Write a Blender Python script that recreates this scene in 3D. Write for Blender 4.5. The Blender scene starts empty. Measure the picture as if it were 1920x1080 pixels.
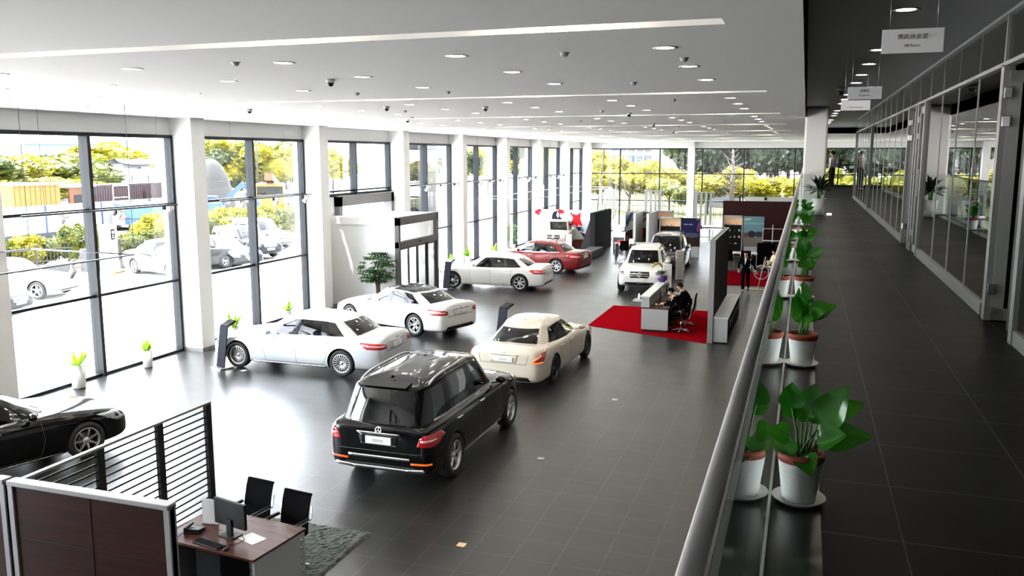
SKY=.95; SUN=5.; EXPO=2.6
import bpy, bmesh, math, random
from math import sin, cos, pi, radians as R, sqrt, atan2
from mathutils import Vector as V, Matrix as M4
from mathutils.bvhtree import BVHTree
from mathutils.geometry import tessellate_polygon
SC = bpy.context.scene
COL = SC.collection
RND = random.Random(7)

# ------------------------------------------------------------------ materials
MATS = {}
def mat(name, col, rough=.5, metal=0., emit=None, es=1., coat=0., spec=.5, bump=0., bscale=20., var=0., vscale=5., trans=0., alpha=1.):
    if name in MATS: return MATS[name]
    m = bpy.data.materials.new(name); m.use_nodes = True
    nt = m.node_tree; b = nt.nodes['Principled BSDF']
    b.inputs['Base Color'].default_value = (*col, 1)
    b.inputs['Roughness'].default_value = rough
    b.inputs['Metallic'].default_value = metal
    b.inputs['Specular IOR Level'].default_value = spec
    b.inputs['Coat Weight'].default_value = coat
    b.inputs['Coat Roughness'].default_value = .03
    if trans: b.inputs['Transmission Weight'].default_value = trans
    if emit:
        b.inputs['Emission Color'].default_value = (*emit, 1); b.inputs['Emission Strength'].default_value = es
    tc = nt.nodes.new('ShaderNodeTexCoord')
    nz = nt.nodes.new('ShaderNodeTexNoise'); nz.inputs['Scale'].default_value = vscale if var else bscale
    nt.links.new(tc.outputs['Object'], nz.inputs['Vector'])
    if var:
        mx = nt.nodes.new('ShaderNodeMix'); mx.data_type = 'RGBA'
        mx.inputs[6].default_value = (*[c*(1-var) for c in col], 1); mx.inputs[7].default_value = (*[min(1, c*(1+var)) for c in col], 1)
        nt.links.new(nz.outputs['Fac'], mx.inputs[0]); nt.links.new(mx.outputs[2], b.inputs['Base Color'])
    if bump:
        n2 = nt.nodes.new('ShaderNodeTexNoise'); n2.inputs['Scale'].default_value = bscale
        nt.links.new(tc.outputs['Object'], n2.inputs['Vector'])
        bp = nt.nodes.new('ShaderNodeBump'); bp.inputs['Strength'].default_value = bump; bp.inputs['Distance'].default_value = .01
        nt.links.new(n2.outputs['Fac'], bp.inputs['Height']); nt.links.new(bp.outputs[0], b.inputs['Normal'])
    MATS[name] = m; return m

def glassmat(name, tint, refl=1., rough=0., ior=1.5):
    """thin pane: tinted see-through with fresnel mirror"""
    m = bpy.data.materials.new(name); m.use_nodes = True; nt = m.node_tree; nt.nodes.clear()
    out = nt.nodes.new('ShaderNodeOutputMaterial'); mx = nt.nodes.new('ShaderNodeMixShader')
    tr = nt.nodes.new('ShaderNodeBsdfTransparent'); gl = nt.nodes.new('ShaderNodeBsdfGlossy'); fr = nt.nodes.new('ShaderNodeFresnel')
    ml = nt.nodes.new('ShaderNodeMath'); ml.operation = 'MULTIPLY'; ml.inputs[1].default_value = refl
    ml.use_clamp = True
    tr.inputs[0].default_value = (*tint, 1); gl.inputs['Roughness'].default_value = rough; gl.inputs['Color'].default_value = (1, 1, 1, 1)
    # ior of the fresnel is fixed from both sides of the pane
    geo = nt.nodes.new('ShaderNodeNewGeometry'); io = nt.nodes.new('ShaderNodeMix'); io.data_type = 'FLOAT'
    io.inputs[2].default_value = ior; io.inputs[3].default_value = 1/ior
    nt.links.new(geo.outputs['Backfacing'], io.inputs[0]); nt.links.new(io.outputs[0], fr.inputs['IOR'])
    nt.links.new(fr.outputs[0], ml.inputs[0]); nt.links.new(ml.outputs[0], mx.inputs[0])
    nt.links.new(tr.outputs[0], mx.inputs[1]); nt.links.new(gl.outputs[0], mx.inputs[2]); nt.links.new(mx.outputs[0], out.inputs[0])
    MATS[name] = m; return m

def tilemat(name, base, grout, size, ox, oy, rough, gw=.004, var=.12, spec=.5):
    m = bpy.data.materials.new(name); m.use_nodes = True; nt = m.node_tree; b = nt.nodes['Principled BSDF']
    tc = nt.nodes.new('ShaderNodeTexCoord'); mp = nt.nodes.new('ShaderNodeMapping')
    mp.inputs['Location'].default_value = (-ox, -oy, 0)
    nt.links.new(tc.outputs['Object'], mp.inputs[0])
    b.inputs['Specular IOR Level'].default_value = spec
    br = nt.nodes.new('ShaderNodeTexBrick'); br.offset = 0; br.squash = 1
    br.inputs['Scale'].default_value = 1; br.inputs['Brick Width'].default_value = size; br.inputs['Row Height'].default_value = size
    br.inputs['Mortar Size'].default_value = gw; br.inputs['Mortar Smooth'].default_value = .1; br.inputs['Bias'].default_value = 0
    br.inputs['Color1'].default_value = (*[c*(1-var) for c in base], 1); br.inputs['Color2'].default_value = (*[c*(1+var) for c in base], 1)
    br.inputs['Mortar'].default_value = (*grout, 1)
    nt.links.new(mp.outputs[0], br.inputs['Vector']); nt.links.new(br.outputs['Color'], b.inputs['Base Color'])
    nz = nt.nodes.new('ShaderNodeTexNoise'); nz.inputs['Scale'].default_value = 1.3; nz.inputs['Detail'].default_value = 4
    nt.links.new(tc.outputs['Object'], nz.inputs['Vector'])
    mr = nt.nodes.new('ShaderNodeMapRange'); mr.inputs[3].default_value = rough-.05; mr.inputs[4].default_value = rough+.06
    nt.links.new(nz.outputs['Fac'], mr.inputs[0]); nt.links.new(mr.outputs[0], b.inputs['Roughness'])
    bp = nt.nodes.new('ShaderNodeBump'); bp.inputs['Strength'].default_value = .25; bp.inputs['Distance'].default_value = .002; bp.invert = True
    nt.links.new(br.outputs['Fac'], bp.inputs['Height']); nt.links.new(bp.outputs[0], b.inputs['Normal'])
    MATS[name] = m; return m

def woodmat(name, c1, c2, axis='z', rough=.35):
    m = bpy.data.materials.new(name); m.use_nodes = True; nt = m.node_tree; b = nt.nodes['Principled BSDF']
    tc = nt.nodes.new('ShaderNodeTexCoord'); mp = nt.nodes.new('ShaderNodeMapping'); mp.inputs['Scale'].default_value = (.5, 6, 9) if axis == 'x' else (6, .5, 9)
    nz = nt.nodes.new('ShaderNodeTexNoise'); nz.inputs['Scale'].default_value = 2.2; nz.inputs['Detail'].default_value = 6; nz.inputs['Distortion'].default_value = .6
    rp = nt.nodes.new('ShaderNodeValToRGB'); rp.color_ramp.elements[0].position = .3; rp.color_ramp.elements[1].position = .7
    rp.color_ramp.elements[0].color = (*c1, 1); rp.color_ramp.elements[1].color = (*c2, 1)
    nt.links.new(tc.outputs['Object'], mp.inputs[0]); nt.links.new(mp.outputs[0], nz.inputs['Vector']); nt.links.new(nz.outputs['Fac'], rp.inputs[0])
    nt.links.new(rp.outputs[0], b.inputs['Base Color']); b.inputs['Roughness'].default_value = rough; b.inputs['Specular IOR Level'].default_value = .22
    MATS[name] = m; return m

def leafmat(name, c, c2=None, rough=.4, tl=.35):
    m = bpy.data.materials.new(name); m.use_nodes = True; nt = m.node_tree; b = nt.nodes['Principled BSDF']
    oi = nt.nodes.new('ShaderNodeTexCoord'); nz = nt.nodes.new('ShaderNodeTexNoise'); nz.inputs['Scale'].default_value = 3
    mx = nt.nodes.new('ShaderNodeMix'); mx.data_type = 'RGBA'; mx.inputs[6].default_value = (*c, 1); mx.inputs[7].default_value = (*(c2 or [x*.5 for x in c]), 1)
    rg = nt.nodes.new('ShaderNodeMapRange'); rg.inputs[1].default_value = .35; rg.inputs[2].default_value = .65
    nt.links.new(oi.outputs['Object'], nz.inputs['Vector']); nt.links.new(nz.outputs['Fac'], rg.inputs[0]); nt.links.new(rg.outputs[0], mx.inputs[0])
    nt.links.new(mx.outputs[2], b.inputs['Base Color']); b.inputs['Roughness'].default_value = rough
    out = nt.nodes['Material Output']; ts = nt.nodes.new('ShaderNodeBsdfTranslucent'); ms = nt.nodes.new('ShaderNodeMixShader'); ms.inputs[0].default_value = tl
    nt.links.new(mx.outputs[2], ts.inputs[0]); nt.links.new(b.outputs[0], ms.inputs[1]); nt.links.new(ts.outputs[0], ms.inputs[2]); nt.links.new(ms.outputs[0], out.inputs[0])
    MATS[name] = m; return m

# ------------------------------------------------------------------ mesh builder
class MB:
    def __init__(s): s.v = []; s.f = []; s.m = []; s.sm = []
    def add(s, vs, fs, mi=0, smooth=False, T=None):
        o = len(s.v)
        s.v += [tuple(T @ V(p)) if T else tuple(p) for p in vs]
        for f in fs: s.f.append([o+i for i in f]); s.m.append(mi); s.sm.append(smooth)
        return s
    def box(s, x0, x1, y0, y1, z0, z1, mi=0, T=None, ch=0.):
        if ch:
            c = min(ch, abs(x1-x0)/2.01, abs(y1-y0)/2.01, abs(z1-z0)/2.01)
            bm = bmesh.new(); bmesh.ops.create_cube(bm, size=1)
            for v in bm.verts: v.co = V(((x0+x1)/2+v.co.x*(x1-x0), (y0+y1)/2+v.co.y*(y1-y0), (z0+z1)/2+v.co.z*(z1-z0)))
            bmesh.ops.bevel(bm, geom=bm.edges[:], offset=c, segments=2, affect='EDGES', profile=.5)
            bm.verts.index_update()
            s.add([v.co[:] for v in bm.verts], [[v.index for v in f.verts] for f in bm.faces], mi, False, T); bm.free(); return s
        vs = [(x, y, z) for x in (x0, x1) for y in (y0, y1) for z in (z0, z1)]
        return s.add(vs, [(0, 1, 3, 2), (4, 6, 7, 5), (0, 4, 5, 1), (2, 3, 7, 6), (0, 2, 6, 4), (1, 5, 7, 3)], mi, False, T)
    def bar(s, a, b, w, h, mi=0, up=V((0, 0, 1))):
        a = V(a); b = V(b); d = (b-a); L = d.length; d.normalize()
        if abs(d.dot(up)) > .98: up = V((0, 1, 0))
        r = d.cross(up).normalized(); u = r.cross(d)
        T = M4(((d.x, r.x, u.x, a.x), (d.y, r.y, u.y, a.y), (d.z, r.z, u.z, a.z), (0, 0, 0, 1)))
        return s.box(0, L, -w/2, w/2, -h/2, h/2, mi, T)
    def tube(s, pts, r, n=8, mi=0, closed=False, caps=True):
        pts = [V(p) for p in pts]; N = len(pts); rs = r if isinstance(r, (list, tuple)) else [r]*N
        vs = []; prev = None
        for i, p in enumerate(pts):
            if closed: d = pts[(i+1) % N]-pts[i-1]
            else: d = pts[min(i+1, N-1)]-pts[max(i-1, 0)]
            if d.length < 1e-9: d = V((0, 0, 1))
            d.normalize()
            if prev is None:
                u = d.orthogonal().normalized()
            else:
                u = prev - d*prev.dot(d)
                u = u.normalized() if u.length > 1e-6 else d.orthogonal().normalized()
            prev = u; w = d.cross(u)
            for k in range(n):
                a = 2*pi*k/n; vs.append(p+(u*cos(a)+w*sin(a))*rs[i])
        fs = []
        for i in range(N if closed else N-1):
            for k in range(n):
                a = i*n+k; b = i*n+(k+1) % n; j = ((i+1) % N)*n
                fs.append((a, b, j+(k+1) % n, j+k))
        if not closed and caps: fs += [tuple(range(n-1, -1, -1)), tuple(range((N-1)*n, N*n))]
        return s.add([tuple(v) for v in vs], fs, mi, True)
    def lathe(s, prof, n=24, mi=0, T=None, smooth=True, cap=True):
        """prof: (r,z) list, about z"""
        vs = []; fs = []
        for r, z in prof:
            for k in range(n): vs.append((r*cos(2*pi*k/n), r*sin(2*pi*k/n), z))
        for i in range(len(prof)-1):
            for k in range(n): a = i*n+k; b = i*n+(k+1) % n; fs.append((a, b, b+n, a+n))
        if cap and prof[0][0] > 1e-5: fs.append(tuple(range(n-1, -1, -1)))
        if cap and prof[-1][0] > 1e-5: fs.append(tuple(range((len(prof)-1)*n, len(prof)*n)))
        return s.add(vs, fs, mi, smooth, T)
    def cyl(s, c, r, z0, z1, n=20, mi=0, T=None):
        t = M4.Translation(V((c[0], c[1], 0)))
        return s.lathe([(r, z0), (r, z1)], n, mi, (T @ t) if T else t, False)
    def ell(s, c, rx, ry, rz, n=16, m=10, mi=0, T=None):
        prof = [(max(1e-4, sin(pi*i/m)), -cos(pi*i/m)) for i in range(m+1)]
        t = M4.Translation(V(c)) @ M4.Diagonal((rx, ry, rz, 1))
        return s.lathe(prof, n, mi, (T @ t) if T else t)
    def prism(s, poly, axis, a, b, mi=0, T=None):
        """poly 2D in the other two axes (in order), extruded along axis from a to b"""
        def P(q, w):
            return {'x': (w, q[0], q[1]), 'y': (q[0], w, q[1]), 'z': (q[0], q[1], w)}[axis]
        n = len(poly); vs = [P(q, a) for q in poly]+[P(q, b) for q in poly]
        fs = [tuple(range(n-1, -1, -1)), tuple(range(n, 2*n))]+[(i, (i+1) % n, n+(i+1) % n, n+i) for i in range(n)]
        return s.add(vs, fs, mi, False, T)
    def grid(s, P, mi=0, smooth=True, flip=False):
        """P: list of rows of points"""
        r = len(P); c = len(P[0]); vs = [tuple(p) for row in P for p in row]; fs = []
        for i in range(r-1):
            for j in range(c-1):
                q = (i*c+j, i*c+j+1, (i+1)*c+j+1, (i+1)*c+j); fs.append(q[::-1] if flip else q)
        return s.add(vs, fs, mi, smooth)
    def mesh(s, name, mats):
        me = bpy.data.meshes.new(name); me.from_pydata(s.v, [], s.f)
        for m in mats: me.materials.append(m)
        me.polygons.foreach_set('material_index', s.m); me.polygons.foreach_set('use_smooth', s.sm)
        me.validate(); me.update()
        bm = bmesh.new(); bm.from_mesh(me); bmesh.ops.recalc_face_normals(bm, faces=bm.faces); bm.to_mesh(me); bm.free()
        return me
    def build(s, name, mats, parent=None):
        if not isinstance(mats, (list, tuple)): mats = [mats]
        return obj(name, s.mesh(name, mats), parent)

def obj(name, me, parent=None):
    o = bpy.data.objects.new(name, me); COL.objects.link(o)
    if parent: o.parent = parent
    return o
def tag(o, label, cat, group=None, kind=None):
    o['label'] = label; o['category'] = cat
    if group: o['group'] = group
    if kind: o['kind'] = kind
    return o
def thing(name, label, cat, loc=(0, 0, 0), rz=0., group=None):
    o = bpy.data.objects.new(name, None); COL.objects.link(o); o.empty_display_size = .1
    o.location = loc; o.rotation_euler = (0, 0, rz); return tag(o, label, cat, group)
def struct(o): o['kind'] = 'structure'; return o
def kids(o): return [c for c in COL.objects if c.parent == o]
def dup(root, loc, rz=None, label=None, group=None, scale=None):
    r = root.copy(); COL.objects.link(r); r.location = loc
    if rz is not None: r.rotation_euler = (0, 0, rz)
    if scale: r.scale = scale if isinstance(scale, (tuple, list)) else (scale,)*3
    if label: r['label'] = label
    if group: r['group'] = group
    def rec(a, b):
        for ch in a.children:
            c = ch.copy(); COL.objects.link(c); c.parent = b; rec(ch, c)
    rec(root, r); return r
def evalmesh(me, mods):
    """apply modifiers to a mesh: mods is a callback on a temporary object"""
    o = bpy.data.objects.new('tmp', me); COL.objects.link(o); ex = mods(o) or []
    dg = bpy.context.evaluated_depsgraph_get(); dg.update()
    nm = bpy.data.meshes.new_from_object(o.evaluated_get(dg), preserve_all_data_layers=True, depsgraph=dg)
    bpy.data.objects.remove(o)
    for e in ex: bpy.data.objects.remove(e)
    return nm
def textmesh(txt, size, mt, ext=.002, align='CENTER'):
    cu = bpy.data.curves.new('lettering', 'FONT'); cu.body = txt; cu.size = size; cu.extrude = ext; cu.align_x = align; cu.align_y = 'CENTER'
    o = bpy.data.objects.new('tmp', cu); COL.objects.link(o)
    dg = bpy.context.evaluated_depsgraph_get(); dg.update()
    me = bpy.data.meshes.new_from_object(o.evaluated_get(dg), depsgraph=dg); bpy.data.objects.remove(o)
    me.materials.clear(); me.materials.append(mt); return me

# common materials
white = mat('white_paint', (.80, .80, .79), .6)
ceilw = mat('ceiling_white', (.64, .635, .62), .8, spec=.2)
ceild = mat('gallery_ceiling_grey', (.12, .122, .128), .55)
alu = mat('brushed_aluminium', (.55, .55, .56), .35, 1.)
alul = mat('light_aluminium', (.62, .63, .64), .45, .3)
frame = mat('slate_window_frame', (.006, .0095, .014), .5, spec=.25)
alup = mat('satin_aluminium', (.26, .26, .265), .4, .3)
chrome = mat('chrome', (.85, .85, .86), .12, 1.)
black = mat('black_plastic', (.006, .006, .0065), .5, spec=.25)
blackg = mat('gloss_black', (.008, .008, .009), .08)
rubber = mat('tyre_rubber', (.018, .018, .018), .75)
greyp = mat('grey_laminate', (.36, .37, .37), .6, spec=.1)
dgrey = mat('dark_grey_panel', (.028, .028, .029), .8, spec=0.)
steel = mat('steel_ledge', (.10, .10, .102), .25, .9)
# ------------------------------------------------------------------ cars
tyreback = mat('wheel_well_black', (.006, .006, .006), .9)
rimm = mat('alloy_silver', (.62, .62, .64), .3, .85)
carglass = glassmat('car_window_glass', (.07, .085, .085), 1.3, .01, 1.5)
seatm = mat('cabin_trim', (.03, .03, .032), .6)
redlens = mat('tail_lamp_red', (.42, .005, .008), .12, coat=1)
redlit = mat('tail_lamp_glow', (.8, .05, .02), .3, emit=(1, .12, .02), es=.55)
amber = mat('reflector_orange', (.5, .06, .01), .2, emit=(1, .15, .01), es=.12)  # passive reflector, its returned light put in as faint emission
headl = mat('headlamp_glass', (.42, .45, .48), .08, .5, coat=1)
platew = mat('plate_white', (.75, .75, .74), .5)
plategrey = mat('plate_print', (.42, .42, .42), .6)
seamm = mat('panel_gap', (.06, .06, .06), .7)

WHEELS = {}
def wheel_meshes(style, r, rr, w):
    k = (style, r, rr, w)
    if k in WHEELS: return WHEELS[k]
    Rx = M4.Rotation(pi/2, 4, 'X')          # axis z -> -y ; outer face at +z before rotation -> y = -z
    t = MB(); h = w/2
    t.lathe([(rr-.005, -h*.75), (rr+.01, -h*.95), (r-.03, -h), (r-.008, -h*.8), (r, -h*.5), (r, h*.5), (r-.008, h*.8), (r-.03, h), (rr+.01, h*.95), (rr-.005, h*.75)], 48, 0, Rx, cap=False)
    for q in (-.035, .035): t.lathe([(r+.001, q-.004), (r+.001, q+.004)], 48, 1, Rx, cap=False)
    t.lathe([(rr-.005, -h*.3), (.0005, -h*.3)], 32, 1, Rx)
    t.lathe([(rr-.004, -h*.75), (rr-.004, h*.8)], 48, 1, Rx, cap=False)
    g = MB()
    g.lathe([(rr+.004, h*.88), (rr-.006, h*.95), (rr-.022, h*.82), (rr-.026, h*.3)], 48, 0, Rx, cap=False)
    g.lathe([(.0005, h*.78), (.026, h*.78), (.034, h*.70), (.062, h*.62), (.07, h*.45)], 20, 0, Rx, cap=False)
    g.lathe([(rr*.62, h*.02), (rr*.62, h*.06), (.05, h*.06)], 24, 1, Rx)     # brake disc
    def spoke(a, w0, w1, r0=.05, r1=None, z0=.62, z1=.72, tw=0.):
        r1 = r1 or rr-.016
        n = 5; rows = []
        for i in range(n+1):
            f = i/n; rad = r0+(r1-r0)*f; ww = w0+(w1-w0)*f; z = h*(z0+(z1-z0)*f+.12*sin(pi*f)); aa = a+tw*f
            c, s_ = cos(aa), sin(aa)
            def P(off, zz): return (rad*c-off*s_, rad*s_+off*c, zz)
            rows.append([P(-ww, z-.02), P(-ww*.75, z), P(ww*.75, z), P(ww, z-.02)])
        vs = [p for row in rows for p in row]; fs = []
        for i in range(n):
            for j in range(3): fs.append((i*4+j, i*4+j+1, (i+1)*4+j+1, (i+1)*4+j))
            fs.append((i*4+3, i*4, (i+1)*4, (i+1)*4+3))
        g.add(vs, fs, 0, False, Rx)
    if style == 'multi':
        for i in range(20): spoke(2*pi*i/20, .007, .011)
    elif style == 'five':
        for i in range(5): spoke(2*pi*i/5+.3, .036, .026)
    elif style == 'seven':
        for i in range(7): spoke(2*pi*i/7+.2, .02, .022)
    elif style == 'twin':
        for i in range(5):
            for s_ in (-1, 1): spoke(2*pi*i/5+s_*.12, .014, .012, tw=s_*.16)
    elif style == 'dark':
        for i in range(5):
            for s_ in (-1, 1): spoke(2*pi*i/5+s_*.14, .014, .012, tw=s_*.1)
    rm = rimm if style != 'dark' else mat('alloy_dark', (.06, .06, .065), .3, .8)
    WHEELS[k] = (t.mesh('tyre', [rubber, tyreback]), g.mesh('rim', [rm, mat('brake_disc', (.18, .18, .18), .4, .8)]))
    return WHEELS[k]

# station: (u from rear, half-width fraction, z bottom, z shoulder, z top centre)
SEDAN_B = [(0.0, .70, .42, .80, .86), (.012, .82, .30, .90, .965), (.05, .90, .22, .945, 1.035), (.16, .95, .19, .955, 1.05), (.5, .985, .18, .955, 1.045),
           (1.15, 1., .17, .945, 1.02), (2.0, 1., .165, .925, .99), (2.9, 1., .165, .905, .97), (3.35, .995, .17, .89, .98), (3.6, .99, .17, .875, .97), (3.95, .98, .18, .845, .935), (4.3, .955, .19, .80, .88), (4.6, .90, .20, .73, .805),
           (4.78, .80, .23, .65, .725), (4.86, .68, .29, .57, .64), (4.88, .60, .36, .52, .56)]
# node: xb,yb,xr,yr (u coords, metres) ; 13 nodes front centre -> rear centre
SEDAN_G = [(3.50, 0, 2.74, 0), (3.46, .36, 2.72, .30), (3.27, .70, 2.66, .52), (3.20, .765, 2.58, .58), (2.36, .815, 2.30, .635), (2.29, .815, 2.24, .635), (1.52, .805, 1.62, .62), (1.47, .80, 1.57, .615), (.93, .785, 1.36, .60),
           (.82, .75, 1.30, .575), (.74, .68, 1.24, .53), (.66, .33, 1.20, .27), (.63, 0, 1.17, 0)]
SUV_B = [(0.0, .80, .50, .92, .98), (.02, .88, .38, 1.02, 1.06), (.07, .94, .32, 1.07, 1.10), (.18, .97, .29, 1.085, 1.12), (.5, .99, .26, 1.09, 1.12), (1.0, 1., .25, 1.085, 1.12), (2.0, 1., .245, 1.075, 1.11), (2.9, 1., .245, 1.06, 1.10), (3.3, .995, .245, 1.045, 1.125), (3.7, .99, .25, 1.02, 1.11), (4.05, .975, .26, .985, 1.075),
         (4.4, .94, .27, .93, 1.015), (4.64, .86, .30, .85, .93), (4.76, .76, .36, .76, .83), (4.80, .66, .44, .68, .72)]
SUV_G = [(3.52, 0, 2.86, 0), (3.48, .38, 2.84, .34), (3.30, .70, 2.76, .57), (3.24, .765, 2.69, .625), (2.20, .81, 2.17, .665), (2.12, .81, 2.09, .665), (1.18, .805, 1.22, .655), (.98, .80, 1.06, .65), (.42, .78, .58, .625),
         (.20, .72, .40, .60), (.12, .62, .33, .54), (.08, .33, .28, .30), (.075, 0, .265, 0)]

def lerp_tab(T, u, k):
    if u <= T[0][0]: return T[0][k]
    for a, b in zip(T, T[1:]):
        if u <= b[0]:
            f = (u-a[0])/(b[0]-a[0]); return a[k]+(b[k]-a[k])*f
    return T[-1][k]

def car(name, label, paint, kind='sedan', L=4.88, W=1.85, H=1.47, wb=2.87, ro=1.12, wr=.335, rr=.235, style='twin', pano=False, chrome_trim=True, detail=True,
        lit=False, bot=None, gz=1., group=None, rails=None, Gn=None, emblem_front=True, pil=None, plate=True, lens=None):
    tab = SEDAN_B if kind == 'sedan' else SUV_B; gn = Gn or (SEDAN_G if kind == 'sedan' else SUV_G)
    L0 = tab[-1][0]; H0 = 1.47 if kind == 'sedan' else 1.76
    sx = L/L0; sz = 1+(H/H0-1)*.5 if H/H0 < 1.2 else H/H0; hw = W/2
    ox = ro+wb/2
    B = [(u*sx, f, a*sz, b*sz, c*sz) for u, f, a, b, c in tab]
    bm = MB(); ring = None; rows = []
    for (u, f, zb, zs, zt) in B:
        w = hw*f; h = zs-zb; x = u-ox
        half = [(0, zb), (.5*w, zb), (.84*w, zb), (.955*w, zb+.035), (.985*w, zb+.16*h), (1.*w, zb+.40*h), (.995*w, zb+.62*h), (.985*w, zb+.80*h), (.955*w, zb+.93*h), (.91*w, zs),
                (.80*w, zs+.38*(zt-zs)), (.55*w, zs+.78*(zt-zs)), (.28*w, zs+.95*(zt-zs)), (0, zt)]
        full = [(x, y, z) for y, z in half]+[(x, -y, z) for y, z in half[-2:0:-1]]
        rows.append(full)
    n = len(rows[0])
    vs = [p for r in rows for p in r]; fs = []
    for i in range(len(rows)-1):
        for j in range(n):
            a = i*n+j; b = i*n+(j+1) % n; fs.append((a, b, b+n, a+n))
    # end caps as quad strips across
    m = n//2
    for base in (0, (len(rows)-1)*n):
        for j in range(m):
            a = base+j; b = base+j+1; c = base+(n-j-1) % n; d = base+(n-j) % n
            q = [a, b, c, d]; q2 = []
            for t in q:
                if t not in q2: q2.append(t)
            if len(q2) >= 3: fs.append(tuple(q2))
    bm.add(vs, fs, 0, True)
    me = bm.mesh('body', [paint, tyreback])
    me = evalmesh(me, lambda o: setattr(o.modifiers.new('s', 'SUBSURF'), 'levels', 2))
    # greenhouse
    G = []
    k = 0
    rl = (gn[0][2]-gn[-1][2])*sx; xpk = (gn[0][2]+gn[-1][2])/2*sx-ox+.15*rl; AR = .20 if kind == 'sedan' else .09
    arch = lambda x: AR*((x-xpk)/rl)**2
    for (xb, yb, xr, yr) in gn:
        xb *= sx; xr *= sx; yb *= W/1.85 if kind == 'sedan' else W/1.93; yr *= W/1.85 if kind == 'sedan' else W/1.93
        cen = max(0., 1-abs(yb)/(hw*.80)); zs = lerp_tab(B, xb, 3); zt = lerp_tab(B, xb, 4)
        zb = zs+(zt-zs)*min(1, .35+cen*1.3)-.012
        endn = k <= 2 or k >= 10
        zr = H-(.05 if endn else .085) - ({3: .03, 4: .0, 5: 0, 6: .0, 7: .0, 8: .02, 9: .01}.get(k, 0) if kind == 'sedan' else {3: .02, 8: .02}.get(k, 0)) - arch(xr-ox)
        G.append((xb-ox, yb, zb, xr-ox, yr, zr, k)); k += 1
    K = len(G); lv = [-.14, .05, .35, .66, .93, 1.]
    gm = MB(); R_ = []
    for t in lv:
        row = []
        for (xb, yb, zb, xr, yr, zr, k) in G:
            bul = 4*t*(1-t) if t > 0 else 0
            x = xb+(xr-xb)*t; y = yb+(yr-yb)*t; z = zb+(zr-zb)*t
            if k <= 2: x += .03*bul
            elif k >= 10: x -= .03*bul*(1 if kind == 'sedan' else .6)
            else: y += .022*bul
            row.append((x, y, z))
        R_.append(row)
    xm = (G[0][3]+G[-1][3])/2
    for sc_, dz in ((.90, .045), (.62, .018), (.3, .004)):
        row = []
        for (xb, yb, zb, xr, yr, zr, k) in G:
            top = H-dz; e = .04 if (k <= 2 or k >= 10) else .0
            xq = xm+(xr-xm)*(sc_+(1-sc_)*.25); row.append((xq, yr*sc_, top-e*sc_*sc_-arch(xq)))
        R_.append(row)
    full = []
    for row in R_:
        full.append(row+[(x, -y, z) for (x, y, z) in row[-2:0:-1]])
    n = len(full[0]); vs = [p for r in full for p in r]
    def colk(j): return j if j < K-1 else 2*(K-1)-1-j
    fs_g = []; mi = []
    # material slots: 0 paint 1 windshield 2 side window 3 rear window 4 black pillar 5 pano
    for i in range(len(full)-1):
        for j in range(n):
            a = i*n+j; b = i*n+(j+1) % n; fs_g.append((a, b, b+n, a+n)); c = colk(j)
            mm = 0
            if 1 <= i <= 3:
                if c in (0, 1): mm = 1
                elif c in (3, 5, 7): mm = 2
                elif c in (4, 6): mm = 4
                elif c in (10, 11): mm = 3
            if c in (6,) and kind == 'suv' and pil: mm = 0
            if pano and i >= 5: mm = 5
            if i == 0: mm = 4 if c in (0, 1, 3, 4, 5, 6, 7, 10, 11) else 0
            if i == 0 and c in (3, 4, 5, 6, 7) and chrome_trim: mm = 6
            mi.append(mm)
    fs_g.append(tuple((len(full)-1)*n+j for j in range(n))); mi.append(5 if pano else 0)
    gm.v = vs; gm.f = [list(f) for f in fs_g]; gm.m = mi; gm.sm = [True]*len(mi)
    sidetrim = chrome if chrome_trim else black
    gmesh = gm.mesh('greenhouse', [paint, carglass, carglass, carglass, blackg, blackg, sidetrim])
    gmesh = evalmesh(gmesh, lambda o: setattr(o.modifiers.new('s', 'SUBSURF'), 'levels', 2))
    # BVH for projecting trim
    def polys(mesh): return [v.co.copy() for v in mesh.vertices], [tuple(p.vertices) for p in mesh.polygons]
    v1, f1 = polys(me); v2, f2 = polys(gmesh); o_ = len(v1)
    bvh = BVHTree.FromPolygons(v1+v2, f1+[tuple(i+o_ for i in f) for f in f2])
    root = thing(name, label, 'car', group=group)
    # wheel arches
    ax = (-wb/2, wb/2)
    def cut(o):
        ex = []
        for x in ax:
            for s_ in (-1, 1):
                c = MB(); r_ = wr+.045
                c.lathe([(r_, -.4), (r_, .4)], 40, 0, M4.Translation(V((x, s_*(hw-.30+.4), wr+.005))) @ M4.Rotation(pi/2, 4, 'X'), False)
                co = c.build('cutter', tyreback); co.hide_render = True; ex.append(co)
                md = o.modifiers.new('b', 'BOOLEAN'); md.object = co; md.operation = 'DIFFERENCE'; md.solver = 'EXACT'
                try: md.material_mode = 'TRANSFER'
                except Exception: pass
        return ex
    me2 = evalmesh(me, cut)
    me2.name = 'body'
    # dark floor of the cabin: top faces under the greenhouse
    if tyreback.name not in [m_.name for m_ in me2.materials if m_]: me2.materials.append(tyreback)
    ti = [m_.name for m_ in me2.materials].index(tyreback.name)
    xa = G[0][0]-.10; xz = G[-1][0]+.10
    for p in me2.polygons:
        c = p.center
        p.use_smooth = True
        if p.normal.z > .7 and xz < c.x < xa and abs(c.y) < hw*.62 and c.z > .7: p.material_index = ti
    # sort out creases left by the cutters
    bmx = bmesh.new(); bmx.from_mesh(me2)
    for e in bmx.edges:
        if len(e.link_faces) == 2 and e.calc_face_angle(0) > R(38): e.smooth = False
    bmx.to_mesh(me2); bmx.free()
    obj('body', me2, root)
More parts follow.
